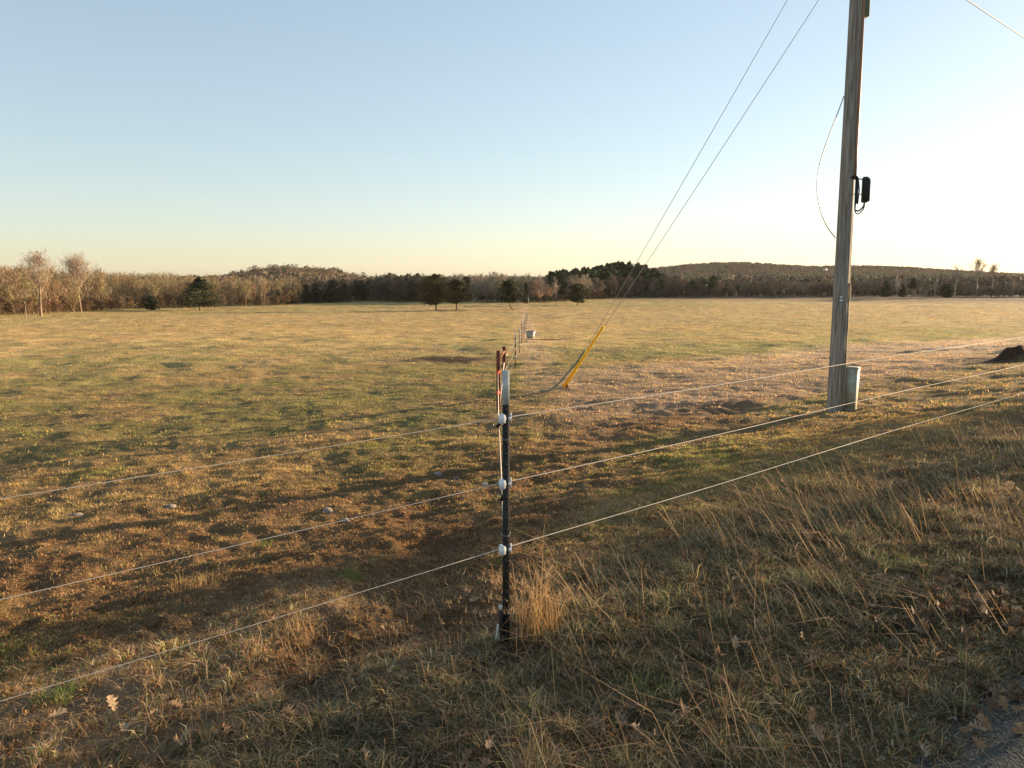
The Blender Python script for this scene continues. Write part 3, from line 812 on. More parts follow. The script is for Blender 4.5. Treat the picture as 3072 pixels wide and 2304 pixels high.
def brush(n, px0, px1, seed, name, label, colf, hmul):
    X, Y, px, u, rng = wood_points(n, px0, px1, 14, seed, front=-1.5, pw=1.0)
    Z = H(X, Y, False); hh = hmul * rng.uniform(.5, 1.3, n); k = Y.mean() / FPX / hmul; sp = BP[0]
    V, Q, T, C = segs_mesh([q for q in sp], k * .10, k * .30, lambda q: np.ones((len(q), 3)), sides=3)
    tag(merge([instance(V, Q, T, np.stack([X, Y, Z - hh * .1], 1), np.stack([hh * 1.3, hh, hh], 1), rng.uniform(0, 6.3, n), colf(X, Y, px, rng), C)], name, M_bark), label, 'brush', kind='stuff')
brush(420, -130, 300, 211, 'brown_underbrush', 'low brown leafless brush along the foot of the left woods', jitc((.17, .105, .06), .4), 3.2)
brush(360, 870, 1180, 213, 'hazy_underbrush', 'low grey-brown brush along the far right field edge', jitc((.15, .12, .08), .4), 3.4)
brush(400, 290, 900, 212, 'dark_underbrush', 'low dark brush along the foot of the far woods', jitc((.12, .09, .06), .4), 2.6)

def conifer_proto(seed, shape, clear, n, size, aspect):
    rng = np.random.default_rng(seed)
    V, T, C = conifer_leaves(rng, 1.0, aspect, shape, clear, n, size, (1, 1, 1), 0)
    tr = MB().tube([(0, 0, -.1), (0, 0, .45), (0, 0, .9)], [.018, .013, .005], 4)
    tv = np.concatenate(tr.V); tq = np.concatenate(tr.Q)
    return np.vstack([V, tv]), tq + len(V), T, np.vstack([C, np.tile((5.0, 3.2, 3.4), (len(tv), 1))])
CP = [conifer_proto(300, cone, .08, 700, .075, .24), conifer_proto(301, oval, .12, 800, .075, .27), conifer_proto(302, dome, .42, 700, .085, .30)]
def conifer_mass(specs, name, label):
    parts = []
    for (n, px0, px1, depth, front, topf, kinds, base, seed, pw) in specs:
        X, Y, px, u, rng = wood_points(n, px0, px1, depth, seed, front, pw)
        Z = H(X, Y, False)
        hh = ((275 - topf(px)) / FPX * Y + EYE - Z) * rng.uniform(.75, 1.06, n)
        which = rng.choice(kinds, n)
        for i in set(kinds):
            m = which == i; V, Q, T, C = CP[i]
            c = np.array(base) * rng.uniform(.7, 1.35, (m.sum(), 1))
            parts.append(instance(V, Q, T, np.stack([X[m], Y[m], Z[m] - .1], 1), np.stack([hh[m] * rng.uniform(.8, 1.3, m.sum()), hh[m], hh[m]], 1), rng.uniform(0, 6.3, m.sum()), c, C))
    tag(merge(parts, name, M_leafm), label, 'woodland', kind='stuff')
f_ = lambda a: (lambda px: np.interp(px, [q[0] for q in a], [q[1] for q in a]))
conifer_mass([
    (70, 276, 345, 30, 0, f_([(276, 291), (300, 286), (345, 280)]), [0, 1], (.030, .040, .020), 401, 1.5),
    (150, 330, 470, 60, 3, f_([(330, 281), (400, 279), (470, 277.5)]), [0, 1, 2], (.030, .038, .022), 402, 1.2),
    (30, 455, 570, 60, 14, f_([(455, 285), (512, 284), (570, 280)]), [0, 1], (.035, .045, .022), 403, 1.0),
    (24, 385, 425, 20, 30, f_([(385, 275), (425, 275)]), [2], (.05, .065, .022), 407, 1.0),
], 'cedar_woodland', 'mass of dark cedars filling the shaded woods behind the centre of the field')
conifer_mass([
    (130, 548, 665, 60, 10, f_([(548, 274), (575, 270), (600, 267), (620, 264.5), (645, 265), (655, 272), (665, 277)]), [2, 2, 1], (.040, .055, .022), 404, 1.0),
    (110, 640, 830, 60, 4, f_([(640, 283), (700, 284), (830, 287)]), [0, 1, 2], (.035, .045, .024), 405, 1.2),
    (7, 670, 712, 8, 4, f_([(670, 276), (712, 276.5)]), [1, 2], (.038, .055, .02), 406, 1.0),
], 'pine_woodland', 'mass of dark green pines rising above the woods right of centre')

def hill_mass(name, label, hx0, hx1, hy0, hy1, n, seed, size, base, conif):
    rng = np.random.default_rng(seed)
    X = rng.uniform(hx0, hx1, n); Y = rng.uniform(hy0, hy1, n)
    Z = H(X, Y, False); k = (Z > -6.6) ; X, Y, Z = X[k], Y[k], Z[k]; n = len(X)
    K = 64 if size < 3 else 90
    s = size * rng.uniform(.7, 1.25, n)
    th = rng.uniform(0, 2 * np.pi, (n, K)); ph = np.arccos(rng.uniform(-.6, 1, (n, K))); rd = rng.uniform(.55, 1.0, (n, K))
    c0 = np.stack([np.cos(th) * np.sin(ph) * rd, np.sin(th) * np.sin(ph) * rd, np.cos(ph) * rd * 1.0 + .9], 2) * s[:, None, None] * np.array([.8, .8, .9])
    tri = c0[:, :, None] + rng.normal(0, .17, (n, K, 3, 3)) * s[:, None, None, None]
    V = (tri + np.stack([X, Y, Z], 1)[:, None, None]).reshape(-1, 3)
    isc = rng.random(n) < np.clip(conif + .5 * fbm(X, Y, 90, 2, 91), 0, 1)
    c = np.where(isc[:, None], np.array((.045, .058, .025)), np.array(base)) * rng.uniform(.75, 1.25, (n, 1))
    C = np.repeat(c, K * 3, 0); T = np.arange(len(V)).reshape(-1, 3)
    L, st, tt = faces_np(None, T)
    o = link(name, mesh_np(name, V, L, st, tt, M_bark, C)); tag(o, label, 'woodland', kind='stuff')
hill_mass('hill_woodland', 'brown wooded mound rising behind the left and centre woods', -400, -110, 650, 850, 6500, 501, 1.8, (.27, .185, .11), .08)
hill_mass('ridge_woodland', 'long hazy wooded ridge along the right horizon', 80, 1150, 1150, 1500, 8000, 502, 4.0, (.17, .115, .065), .22)
# valley-floor woods between field edge and hills
hill_mass2 = None
def floor_woods():
    rng = np.random.default_rng(77); n = 3000
    px = rng.uniform(-150, 1250, n); Y = 330 + 620 * rng.random(n) ** .8; X = (px - 512) / FPX * Y
    Z = H(X, Y, False); K = 40; s = rng.uniform(2.8, 4.6, n)
    th = rng.uniform(0, 6.3, (n, K)); ph = np.arccos(rng.uniform(-.8, 1, (n, K))); rd = rng.uniform(.4, 1, (n, K))
    c0 = np.stack([np.cos(th) * np.sin(ph) * rd, np.sin(th) * np.sin(ph) * rd, np.cos(ph) * rd + .85], 2) * s[:, None, None]
    tri = c0[:, :, None] + rng.normal(0, .22, (n, K, 3, 3)) * s[:, None, None, None]
    V = (tri + np.stack([X, Y, Z], 1)[:, None, None]).reshape(-1, 3)
    c = np.where(rng.random((n, 1)) < .2, np.array((.04, .05, .025)), np.array((.14, .10, .065))) * rng.uniform(.8, 1.2, (n, 1))
    L, st, tt = faces_np(None, np.arange(len(V)).reshape(-1, 3))
    tag(link('valley_woodland', mesh_np('valley_woodland', V, L, st, tt, M_bark, np.repeat(c, K * 3, 0))), 'low brown canopy of the valley woods seen past the field edge', 'woodland', kind='stuff')
floor_woods()

# white house glinting on the ridge
def house():
    p = Vector(((821.5 - 512) / FPX * 1290, 1290, 0)); p.z = at_y(821.5, 270.6, 1290).z
    t = thing('farm_house', p, 'tiny white house glinting among the trees of the far ridge left of the pole', 'house', rz=.3)
    MB().box((0, 0, 1.4), (5, 4, 2.4)).build('wall', M_house, t)
    mb = MB(); V = [(-2.8, -2.3, 2.61), (2.8, -2.3, 2.61), (2.8, 2.3, 2.61), (-2.8, 2.3, 2.61), (-2.8, 0, 3.9), (2.8, 0, 3.9)]
    mb.add(V, [(0, 1, 5, 4), (2, 3, 4, 5), (3, 2, 1, 0)], [(0, 4, 3), (1, 2, 5)]); mb.build('roof', M_roof, t)
house()

# ------------------------------------------------------------------ roadside trees just out of frame on the sun side: their shade crosses the verge
SH = 'trees on the far verge whose shade crosses the roadside grass'
SUNV = np.array([math.sin(SUN_AZ), math.cos(SUN_AZ)]); SUNN = np.array([SUNV[1], -SUNV[0]])
def shade_pos(d, wv):
    q = SUNV * d + SUNN * wv
    return Vector((q[0], q[1], float(H(q[0], q[1], False))))
for i, (d, wv, hh, lab) in enumerate([
        (30, -1.5, 11, 'bare tree nearest the road on the far verge'), (38, -.2, 13, 'tall bare tree second along the far verge'),
        (27, .8, 10, 'low spreading bare tree on the far verge'), (44, .6, 14, 'tallest bare tree farthest along the far verge')]):
    bare_tree(shade_pos(d, wv), hh, lab, 600 + i, lvl=4, nb=(18, 7, 5, 4), spread=.8, clear=.08, px=.05, grp=SH)
for i, (d, wv, hh, rr, lab) in enumerate([(33, .9, 9, 2.6, 'dense cedar on the far verge in front of the bare trees'),
        (26, 3.2, 8, 2.6, 'rounded cedar behind the road at the right'), (40, 4.8, 10, 3.2, 'broad cedar beyond the rounded one at the right')]):
    cedar(shade_pos(d, wv), hh, rr, lab, 650 + i, clear=.03, size=.16, n=9000, grp=SH)

for i, (s_, vv, hh, lab) in enumerate([(14.2, 1.5, 1.9, 'leafless brush nearest the camera on the verge right of the view'), (15.6, 2.6, 2.1, 'leafless brush second along the verge right of the view'), (17.4, 1.6, 2.4, 'leafless brush third along the verge right of the view'),
        (18.6, 3.0, 2.2, 'leafless brush fourth along the verge right of the view'), (20.5, 2.0, 2.9, 'tallest leafless brush on the verge right of the view')]):
    q = Vector((.77 * s_ - .64 * vv, .64 * s_ + .77 * vv, 0)); q.z = float(H(q.x, q.y))
    bare_tree(q, hh, lab, 700 + i, lvl=4, nb=(20, 7, 5, 4), spread=1.0, clear=.02, px=.03, grp='brush on the verge whose shade crosses the grass', name='brush_bush')

for i, (s_, vv, hh, lab) in enumerate([(13.6, 1.2, 1.5, 'unseen low round cedar bush added for shade, nearest the camera right of the view'), (16.4, 2.2, 2.0, 'unseen taller cedar bush added for shade, behind the low one right of the view')]):
    q = Vector((.77 * s_ - .64 * vv, .64 * s_ + .77 * vv, 0)); q.z = float(H(q.x, q.y))
    cedar(q, hh, hh * .42, lab, 720 + i, clear=.03, shape=dome, n=5000, size=.05, name='cedar_bush')  # unseen bushes, added only to thicken the shade on the right verge

# ------------------------------------------------------------------ near fence: T-post, insulators, ropes
FDIR = Vector((.77, .64, 0)).normalized(); FN = Vector((.64, -.77, 0)).normalized()
P0 = ground_at(506, 638)
def tpost_mb(h, top, wdt=.034):
    body, cap = MB(), MB()
    zc = h - top
    for mb, a, b in ((body, -.35, zc), (cap, zc, h)):
        z = (a + b) / 2; L = b - a
        mb.box((0, -.012, z), (wdt, .005, L)); mb.box((0, .006, z), (.005, .03, L))
    for k in range(int((zc) / .054)):
        body.box((0, -.0165, .06 + k * .054), (.009, .005, .018))
    return body, cap
def hexplate(mb, c, w_, h_, th, ax):
    pts = [(-w_ / 2, -h_ * .28), (0, -h_ / 2), (w_ / 2, -h_ * .28), (w_ / 2, h_ * .28), (0, h_ / 2), (-w_ / 2, h_ * .28)]
    V = []
    for s in (-th / 2, th / 2):
        for x, z in pts:
            V.append((c[0] + x, c[1] + s, c[2] + z) if ax == 'y' else (c[0] + s, c[1] + x, c[2] + z))
    Q = [(i, (i + 1) % 6, 6 + (i + 1) % 6, 6 + i) for i in range(6)]
    T = [(0, i + 1, i) for i in range(1, 5)] + [(6, 6 + i, 6 + i + 1) for i in range(1, 5)]
    mb.add(V, Q, T)

near = thing('fence_post', P0, 'black steel T-post with white painted top in the foreground', 'fence post', rz=0.08)
post_h = at_y(505, 370, P0.y).z - P0.z
b_, c_ = tpost_mb(post_h, .165)
b_.build('post', M_black, near); c_.build('painted_top', M_white, near)
ZI = [at_y(505, y, P0.y).z - P0.z for y in (418, 483, 548.5)]
for z in ZI:
    mb = MB(); hexplate(mb, (-.019, -.026, z), .034, .060, .006, 'y'); mb.box((-.010, -.008, z), (.026, .030, .014), bev=.003)
    hexplate(mb, (.024, .004, z), .026, .050, .008, 'x'); mb.box((-.024, .012, z), (.012, .012, .03)); mb.box((.018, -.004, z), (.012, .03, .014))
    mb.build('insulator', M_plast, near)
for z in (ZI[0] - .10, ZI[2] + .075):
    mb = MB(); mb.tube([(.022, -.0, z + .012), (.018, -.022, z + .002), (0, -.026, z - .004), (-.02, -.022, z), (-.022, 0, z + .004)], .0013, 5); mb.tube([(.018, -.02, z - .004), (-.016, -.024, z - .002), (-.02, -.0, z)], .0013, 5)
    mb.build('wire_clip', M_wire, near)

FW = 'rope wires of the roadside fence'
def fence_wire(z, s0, s1, lab, y_off):
    base = P0 + Vector((0, 0, z)) + FN * (-.012)
    pts = []
    for s in np.linspace(s0, s1, 60):
        p = base + FDIR * s; p.z += -.006 * math.sin(abs(s) * 1.1) - .0008 * abs(s); pts.append(p)
    o = MB().tube(pts, [.0014 if s < -.1 else .0026 for s in np.linspace(s0, s1, 60)], 6).build('fence_wire', M_rope, smooth=True)
    tag(o, lab, 'fence wire', FW)
for z, lab in zip(ZI, ('top pale rope wire crossing the whole view through the uppermost insulator', 'middle pale rope wire held by the middle white insulator', 'lowest pale rope wire held by the bottom white insulator')):
    fence_wire(z, -5.5, 16, lab, 0)
# lines of the cross fence coming back to the near post
BR1 = at_y(498.5, 410.5, 15.7); BR1.z = float(H(BR1.x, BR1.y))
BR2 = at_y(504.2, 400, 18.2); BR2.z = float(H(BR2.x, BR2.y))
RZ = [at_y(498, y, 15.6) for y in (372.5, 393)] + [at_y(498.2, 405, 15.6)]
NE = [at_y(498.6, 425, P0.y), at_y(502.3, 498, P0.y), at_y(504.5, 556, P0.y)]
RG = 'rope wires running from the near post to the brown brace'
for a, b, lab in zip(RZ, NE, ('upper pinkish rope from the red insulator to the near post', 'middle pinkish rope from the lower red insulator to the near post', 'lowest rope hanging by the near post below the middle insulator')):
    o = MB().tube(catenary(a, b, .03), .0034, 6).build('cross_wire', M_rope, smooth=True); tag(o, lab, 'fence wire', RG)
for q, lab in ((NE[0], 'black wire clamp with tangled ends left of the top insulator'), (NE[1], 'black wire clamp below the middle insulator')):
    t = thing('wire_clamp', q, lab, 'clamp')
    mb = MB(); mb.box((0, 0, 0), (.016, .014, .030), M=Matrix.Rotation(.6, 3, 'Y'), bev=.003); mb.build('body', M_cable, t)
    mb = MB(); mb.tube(spline([(-.004, 0, .012), (-.022, -.004, .02), (-.026, 0, .002), (-.012, .004, -.012), (.004, 0, -.004)], 5), .002, 5); mb.tube([(0, 0, -.01), (.012, -.004, -.03), (.016, -.008, -.024)], .0018, 5)
    mb.build('wire_tail', M_wire, t)
# jumper lead
j0 = NE[1]; t = thing('jumper_lead', j0, 'dark jumper lead with grey plug clipped beside the middle insulator', 'cable')
MB().tube(spline([(.0, -.008, .004), (-.012, -.006, .04), (-.028, -.008, .072), (-.05, -.01, .083), (-.075, -.01, .074)], 6), .0024, 6).build('cable', M_cable, t)
MB().tube([(-.070, -.01, .076), (-.082, -.01, .073), (-.094, -.01, .072)], [.004, .0075, .006], 8).build('plug', M_white, t)
# sleeve stub at the foot
g = at_y(499.5, 640, P0.y - .02); t = thing('ground_stub', (g.x, g.y, P0.z), 'dark sleeved ground rod stub with pale strip at the post foot', 'ground rod')
MB().tube([(.012, 0, -.1), (.008, 0, .12), (.006, 0, .19)], .009, 8).build('sleeve', M_black, t)
MB().tube([(.006, 0, .19), (.006, 0, .21)], .010, 8).build('cap', M_white, t)
MB().box((-.016, -.006, .045), (.010, .004, .14), M=Matrix.Rotation(.13, 3, 'Y')).build('strip', M_white, t)

tuft('broomsedge_tuft', (P0.x + .17, P0.y + .02, 0), 150, .40, .055, 1.8, 'golden seed-headed grass tuft leaning against the near post', base=(.60, .36, .15))
for i, (px, py, n, hh, sp, c, lab) in enumerate([
        (350, 575, 90, .13, .045, (.16, .22, .05), 'green grass tuft in the churned soil left of the post'),
        (265, 545, 60, .10, .05, (.20, .22, .06), 'yellow-green tuft farther left in the churned soil'),
        (60, 700, 120, .10, .05, (.17, .22, .06), 'bright green tuft in the lower left corner'),
        (300, 640, 140, .11, .09, (.50, .32, .14), 'pale straw tuft left of the post in sunlight'),
        (200, 590, 160, .12, .11, (.52, .34, .14), 'wide straw-yellow tuft at the lower left'),
        (560, 620, 80, .14, .06, (.30, .22, .10), 'brownish tuft just right of the near post foot'),
        (690, 560, 60, .13, .06, (.45, .24, .12), 'reddish dry tuft right of the near post'),
        (905, 565, 140, .10, .09, (.20, .26, .06), 'bright green tuft on the shaded verge at right'),
        (650, 700, 120, .12, .07, (.20, .24, .09), 'green tuft near the bottom centre in shade'),
        (500, 590, 60, .22, .03, (.50, .30, .14), 'thin dry tuft directly left of the near post')]):
    g = ground_at(px, py); tuft('grass_tuft', g, n, hh, sp, 2.0, lab, seedheads=False, base=c, grp='grass tufts around the near post')

# stones in the churned soil
rngs = np.random.default_rng(5)
for i, (px, py, s, lab) in enumerate([(328, 512, .06, 'flat pale stone left of the post in churned soil'), (438, 475, .05, 'pale stone beside the upper part of the churned soil'), (75, 513, .06, 'flat grey stone at the far left of the churned soil'),
        (170, 505, .05, 'small grey stone between two tufts at the left'), (346, 520, .045, 'smaller stone right of the flat pale stone'), (456, 476, .035, 'pebble right of the pale stone'), (480, 655, .022, 'round pale pebble at the near post foot')]):
    g = ground_at(px, py); mb = MB()
    n = 9; V = [(0, 0, .35 * s)] + [(s * math.cos(a) * rngs.uniform(.8, 1.2) * 1.3, s * math.sin(a) * rngs.uniform(.7, 1.1), .22 * s * rngs.uniform(.7, 1.2)) for a in np.linspace(0, 6.28, n, endpoint=False)] \
        + [(s * 1.4 * math.cos(a), s * 1.1 * math.sin(a), -.4 * s) for a in np.linspace(0, 6.28, n, endpoint=False)]
    mb.add(V, [(1 + i, n + 1 + i, n + 1 + (i + 1) % n, 1 + (i + 1) % n) for i in range(n)], [(0, 1 + i, 1 + (i + 1) % n) for i in range(n)])
    o = mb.build('stone', M_rock, smooth=False); o.location = g + Vector((0, 0, .006)); o.rotation_euler = (0, 0, rngs.uniform(0, 6)); tag(o, lab, 'stone', 'stones in the churned soil')

# ------------------------------------------------------------------ H brace of rusty pipe
t = thing('brace_post', BR1, 'rusty brown H-brace of two square posts and a rail behind the near post', 'fence brace')
def seg_local(a): return Vector(a) - BR1
h1 = at_y(498.5, 350.5, 15.7).z - BR1.z; h2 = at_y(504.2, 346.5, 18.2).z - BR1.z
MB().box((0, 0, (h1 - .4) / 2), (.085, .085, h1 + .4), bev=.01).build('front_post', M_rust, t)
d2 = BR2 - BR1
MB().box((d2.x, d2.y, (h2 + d2.z - .4) / 2), (.085, .085, h2 - d2.z + .4), bev=.01).build('rear_post', M_rust, t)
def bar(mb, a, b, r): mb.tube([a, b], r, 8)
mb = MB(); bar(mb, (0.03, .05, h1 - .16), (d2.x, d2.y - .05, h2 - .12), .03); mb.build('rail', M_rust, t)
mb = MB(); bar(mb, (.02, .06, .25 + d2.z), (d2.x, d2.y - .06, h2 - .40), .012); mb.build('brace_wire', M_rope, t)
for q in RZ[:2]:
    l = q - BR1; mb = MB()
    mb.tube([(l.x, l.y + .05, l.z), (l.x, l.y - .03, l.z)], [.045, .042], 10); mb.tube([(l.x, l.y - .03, l.z), (l.x, l.y - .07, l.z)], [.035, .04], 10)
    mb.build('insulator', M_red, t)
mb = MB(); a = np.linspace(0, 5.9, 20); mb.tube([(-.22 + .13 * math.cos(k), -.02, h1 - .62 + .19 * math.sin(k)) for k in a], .006, 5); mb.build('wire_coil', M_cable, t)

# ------------------------------------------------------------------ cross fence posts
FP = 'T-posts of the cross fence running away through the pasture'
PP = [(515.3, 366), (519.2, 353), (521.6, 344.8), (523.2, 338.2), (524.6, 333.8), (525.6, 329.5), (526.4, 326), (527.0, 322.5), (527.6, 319.5)]
ordn = ['nearest', 'second', 'third', 'fourth', 'fifth', 'sixth', 'seventh', 'eighth', 'ninth']
bmb, cmb = tpost_mb(1.36, .17, .05)
first = thing('cross_fence_post', (0, 0, 0), 'x', 'fence post', FP)
ch = [bmb.build('post', M_rust, first), cmb.build('painted_top', M_white, first)]
for z in (.42, .75, 1.08):
    mb = MB(); mb.box((.025, -.03, z), (.06, .05, .055), bev=.012); mb.tube([(.05, -.04, z - .02), (.05, -.04, z + .02)], .016, 8); ch.append(mb.build('insulator', M_plast, first))
prev = []
for i, (px, py) in enumerate(PP):
    g = ground_at(px, py)
    if i == 0: o = first
    else:
        o = first.copy(); COL.objects.link(o)
        for c in ch:
            k = c.copy(); k.parent = o; COL.objects.link(k)
    o.location = g; o.rotation_euler = (0, 0, .15 * math.sin(i * 2.3)); o['label'] = f'rusty T-post of the cross fence, {ordn[i]} counting away from the brace'
    prev.append(g.copy())
g = ground_at(528.5, 305)
t = thing('end_post', g, 'white post at the far end of the cross fence', 'fence post')
MB().box((0, 0, .9), (.16, .16, 2.4), bev=.02).build('post', M_white, t)
MB().box((0, 0, 2.13), (.20, .20, .06)).build('cap', M_white, t)
prev.append(g.copy())
b2 = BR2.copy(); seq = [b2] + prev
for z, lab in ((.42, 'lowest wire of the cross fence beyond the brace'), (.75, 'middle wire of the cross fence beyond the brace'), (1.08, 'top wire of the cross fence beyond the brace')):
    pts = []
    for a, b in zip(seq[:-1], seq[1:]):
        pts += catenary(a + Vector((.03, -.03, z)), b + Vector((.03, -.03, z)), .03, 6)[:-1]
    o = MB().tube(pts, .0028, 5).build('far_fence_wire', M_wire, smooth=True); tag(o, lab, 'fence wire', 'wires of the cross fence beyond the brace')

# ------------------------------------------------------------------ water tub
g = ground_at(530.5, 338.8); k = g.y / FPX
t = thing('water_tub', g, 'grey round stock water tub tapering to its base beside the cross fence', 'water tub')
rt, rb, hh = 9.6 / 2 * k, 7.0 / 2 * k, 7.3 * k
prof = [(rb * .98, -.03), (rb, .0), (rb + (rt - rb) * .3, hh * .3), (rb + (rt - rb) * .33 + .02, hh * .33), (rb + (rt - rb) * .33, hh * .37), (rb + (rt - rb) * .62, hh * .62), (rb + (rt - rb) * .66 + .02, hh * .65), (rb + (rt - rb) * .66, hh * .69), (rt, hh * .97), (rt - .04, hh * .97), (rt - .05, hh * .6), (0.001, hh * .6)]
def lathe(mb, prof, n=28):
    a = np.linspace(0, 2 * np.pi, n, endpoint=False); V = np.concatenate([np.stack([r * np.cos(a), r * np.sin(a), np.full(n, z)], 1) for r, z in prof])
    Q = [(i * n + j, i * n + (j + 1) % n, (i + 1) * n + (j + 1) % n, (i + 1) * n + j) for i in range(len(prof) - 1) for j in range(n)]
    mb.add(V, Q); return mb
lathe(MB(), prof).build('tub', M_tank, t, smooth=True)
lathe(MB(), [(rt - .02, hh * .95), (rt + .035, hh * .95), (rt + .04, hh), (rt - .02, hh)]).build('rim', M_tank, t)

# ------------------------------------------------------------------ utility pole
PB = ground_at(834.5, 412.5)
pole = thing('utility_pole', PB, 'weathered grey wooden utility pole with conduit and splice case at the right', 'utility pole', ry=-.0108)
mb = MB(); zs = np.linspace(-.6, 9.6, 40)
n = 28; a = np.linspace(0, 2 * np.pi, n, endpoint=False)
V = []
for z in zs:
    r = np.interp(z, [-.6, 0, 7.5, 9.6], [.140, .136, .106, .094])
    rr = r * (1 + .012 * np.sin(a * 3 + z * .7) + .01 * vn(a * 2, np.full(n, z), .8, 95))
    V.append(np.stack([rr * np.cos(a), rr * np.sin(a), np.full(n, z)], 1))
V = np.concatenate(V); Q = [(i * n + j, i * n + (j + 1) % n, (i + 1) * n + (j + 1) % n, (i + 1) * n + j) for i in range(len(zs) - 1) for j in range(n)]
mb.add(V, Q, [((len(zs) - 1) * n, (len(zs) - 1) * n + j, (len(zs) - 1) * n + j + 1) for j in range(1, n - 1)])
pole_o = mb.build('pole', M_wood, pole, smooth=True)
def lp(px, py, dy=0.0):                    # point near the pole in its own frame
    q = at_y(px, py, PB.y + dy) - PB
    return Vector((q.x + .0108 * q.z, dy, q.z))
za, zb, zc, zd = lp(861, -40).z, lp(852, 178).z, lp(857, 203).z, lp(849, 236).z
def pr(z): return float(np.interp(z, [0, 7.5, 9.6], [.136, .106, .094]))
mb = MB(); zz = np.linspace(zb - .02, 8.6, 12)
mb.tube([(pr(z) * .80, -pr(z) * .74, z) for z in zz], .026, 8); mb.build('conduit', M_cond, pole, smooth=True)
mb = MB(); mb.tube([(pr(z) * 1.03, -pr(z) * .36, z) for z in zz], .017, 8); mb.build('riser_cable', M_cond, pole, smooth=True)
zt = lp(865, 18).z
MB().box((pr(7) + .045, -.03, (zt + 8.8) / 2), (.085, .11, 8.8 - zt), bev=.01).build('riser_guard', M_guard, pole)
# splice case on a bracket
cx = .30; mb = MB()
mb.tube([(cx, -.05, zc + .0), (cx, -.05, zc + .02), (cx, -.05, zb - .03), (cx, -.05, zb + .01)], [.045, .058, .058, .045], 14)
mb.box((cx + .035, -.05, (zb + zc) / 2), (.05, .10, (zb - zc) * .94), bev=.01)
mb.build('splice_case', M_black, pole, smooth=False)
MB().box((cx + .066, -.052, (zb + zc) / 2 - .01), (.012, .085, (zb - zc) * .86), bev=.004).build('case_cover', M_ped, pole)
mb = MB()
mb.tube([(.10, -.08, zb - .03), (.20, -.06, zb - .025), (cx, -.05, zb - .04)], .011, 6); mb.tube([(.10, -.08, (zb + zc) / 2 - .07), (cx - .02, -.05, (zb + zc) / 2 - .07)], .008, 6)
mb.tube([(.17, -.06, zb - .04), (.195, -.06, (zb + zc) / 2), (.18, -.06, zc - .03)], .010, 6)
mb.build('bracket', M_cable, pole, smooth=True)
mb = MB()
mb.tube(spline([(cx, -.05, zc), (cx - .015, -.05, zc - .07), (.20, -.07, zc - .14), (.13, -.09, zc - .12), (.12, -.11, zc - .02), (.12, -.11, zb - .02)], 6), .014, 7)
mb.tube(spline([(cx + .01, -.05, zc), (cx - .01, -.05, zc - .11), (.20, -.07, zc - .19), (.14, -.09, zc - .17), (.115, -.10, zc - .06), (.11, -.10, zb - .02)], 6), .010, 7)
mb.tube(spline([(.02, -.125, zb - .01), (.08, -.13, zb + .01), (.14, -.10, zb - .03), (.14, -.10, (zb + zc) / 2), (.135, -.10, zc - .02)], 6), .02, 7)
mb.build('cable_loop', M_cable, pole, smooth=True)
# pale ground moulding low on the sunny side
zm = lp(851, 283).z
mb = MB(); pts = [(pr(z) * .93 + (.012 if zm - .35 < z < zm else 0) + .012 * math.sin(z * 9) * .3, -pr(z) * .50, z) for z in np.linspace(.05, zm, 20)]; mb.tube(pts, .013, 6)
mb.build('ground_moulding', M_mould, pole, smooth=True)
mb = MB(); pts = [(pr(z) * 1.03, -pr(z) * .22, z) for z in np.linspace(zm - .5, zm + 1.2, 14)]; mb.tube(pts, .010, 6)
mb.build('ground_wire', M_mould, pole, smooth=True)
zt1 = lp(835, 297).z
MB().box((-.055, -.148, zt1), (.045, .008, .028)).build('pole_tag', M_plast, pole)
MB().box((-.052, -.148, zt1 - .055), (.05, .008, .034)).build('pole_tag', M_plast, pole)
# slack loop of thin wire on the left side
lw = [lp(844.0, 96), lp(838, 112), lp(828, 138), lp(820, 163), lp(817, 186), lp(820, 208), lp(827, 226), lp(835.5, 238)]
mb = MB(); mb.tube(spline([tuple(q) for q in lw], 5), .009, 6); mb.build('slack_wire', M_wire, pole, smooth=True)

# pedestal box
g = ground_at(849.6, 411); g.y -= .0
ped = thing('cable_pedestal', (g.x, g.y, g.z), 'pale green steel cable pedestal box leaning against the pole foot', 'pedestal', rz=R(-42), ry=R(1.0))
hp = at_y(850, 368, g.y).z - g.z
MB().box((0, 0, hp / 2 - .05), (.19, .15, hp + .1), bev=.006).build('housing', M_ped, ped)
MB().box((0, -.003, hp + .008), (.206, .168, .03), bev=.008).build('lid', M_ped, ped)
MB().box((.0, -.078, hp * .5), (.155, .006, hp * .86)).build('cover', M_ped, ped)

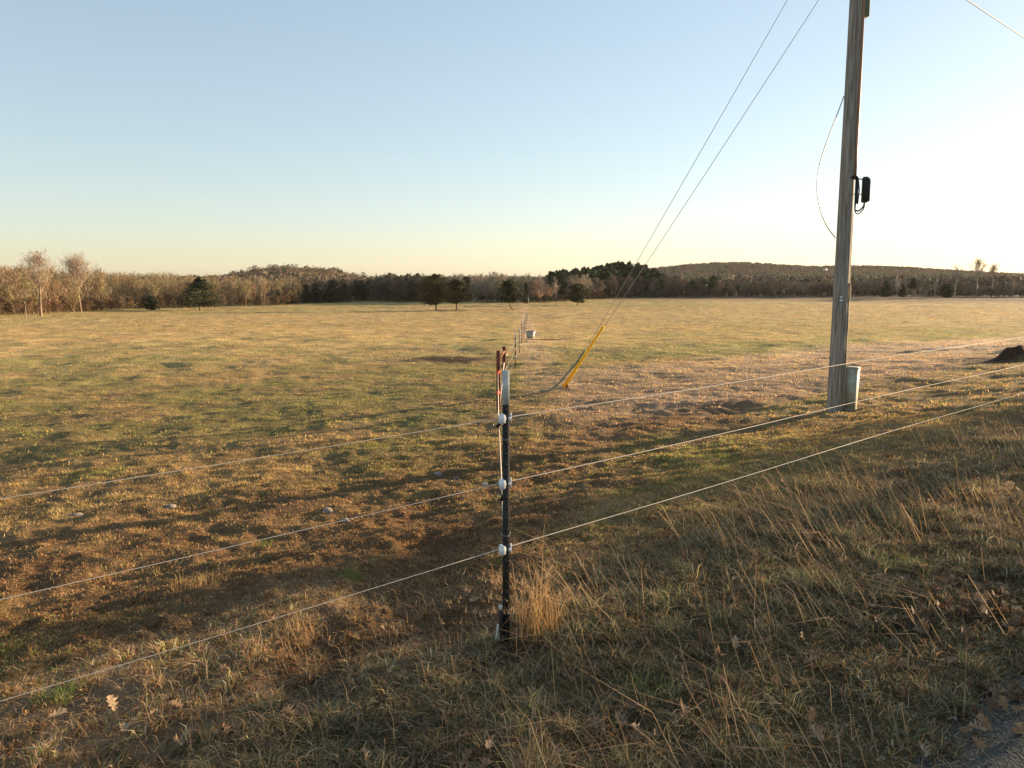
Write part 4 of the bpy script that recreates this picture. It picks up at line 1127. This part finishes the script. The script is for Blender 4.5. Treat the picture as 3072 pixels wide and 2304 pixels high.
# guy wires, guards
AN = ground_at(563.5, 392.5)
top1 = Vector((PB.x - .02, PB.y, 8.55)); top2 = Vector((PB.x - .02, PB.y, 7.45))
GW = 'guy wires of the utility pole'
for b, lab in ((top1, 'upper thin guy wire slanting from the ground anchor to the pole top'), (top2, 'lower thin guy wire from the yellow marker up to the pole')):
    # fix the upper end so that both wires run in the photo's direction
    o = MB().tube(catenary(AN + Vector((0, 0, .12)), b, .05, 30), .0058, 6).build('guy_wire', M_wire, smooth=True); tag(o, lab, 'guy wire', GW)
t = thing('guy_anchor', AN, 'rusty anchor rod eye where the two guy wires meet the ground', 'anchor')
dv = (top2 - AN).normalized()
MB().tube([Vector((0, 0, -.2)), dv * .22], .012, 6).build('rod', M_rust, t); MB().tube([dv * .20, dv * .26], .03, 8).build('eye', M_rust, t)
def on_line(a, b, py):
    lo, hi = 0., 1.
    for _ in range(40):
        m = (lo + hi) / 2; q = Vector(a).lerp(Vector(b), m); d = q - Vector((0, 0, EYE))
        y = 384 - FPX * ((d.z * math.cos(PITCH) + d.y * math.sin(PITCH)) / (d.y * math.cos(PITCH) - d.z * math.sin(PITCH)))
        if y > py: lo = m
        else: hi = m
    return Vector(a).lerp(Vector(b), lo)
A2 = AN + Vector((0, 0, .12))
q = on_line(A2, top2, 326.5)
yg = MB(); yg.tube([A2 + dv * .02, A2.lerp(q, .3), A2.lerp(q, .31), q], [.046, .046, .038, .032], 10)
o = yg.build('guy_marker', M_yell, smooth=True); tag(o, 'bright yellow plastic sleeve on the guy wire', 'guy marker')
qa = on_line(A2, top1, 350); 
gp = [qa, A2.lerp(qa, .68) + Vector((-.03, 0, 0)), A2.lerp(qa, .42) + Vector((-.12, 0, -.02)), A2.lerp(qa, .18) + Vector((-.20, 0, -.04)), AN + Vector((-.36, -.02, .05)), AN + Vector((-.62, -.03, .035))]
o = MB().tube(spline(gp, 7), .028, 8).build('guy_guard', M_guard, smooth=True); tag(o, 'faded green split guard sagging off the guy wire and trailing on the grass', 'guy guard')

# overhead line leaving to the right
LD = Vector((.77, .64, 0)).normalized()
a = Vector((PB.x, PB.y, 7.40)); b = a + LD * 70 + Vector((0, 0, .9))
o = MB().tube(catenary(a, b, .55, 50), .011, 6).build('overhead_line', M_cable, smooth=True); tag(o, 'dark overhead line crossing the top right corner of the sky', 'overhead line')

# ------------------------------------------------------------------ haze
HM = bpy.data.materials.new('haze_air'); HM.use_nodes = True; n = HM.node_tree
for q in list(n.nodes):
    if q.type == 'BSDF_PRINCIPLED': n.nodes.remove(q)
pv = n.nodes.new('ShaderNodeVolumePrincipled'); pv.inputs['Density'].default_value = .00004; pv.inputs['Color'].default_value = (.95, .92, .86, 1); pv.inputs['Anisotropy'].default_value = .2
n.links.new(pv.outputs[0], n.nodes['Material Output'].inputs['Volume'])
HZ = True
if HZ:
    o = MB().box((0, 0, 20.0), (6400, 6400, 58.0)).build('haze', HM); tag(o, kind='stuff'); o['label'] = 'thin pale evening haze over the fields and hills'
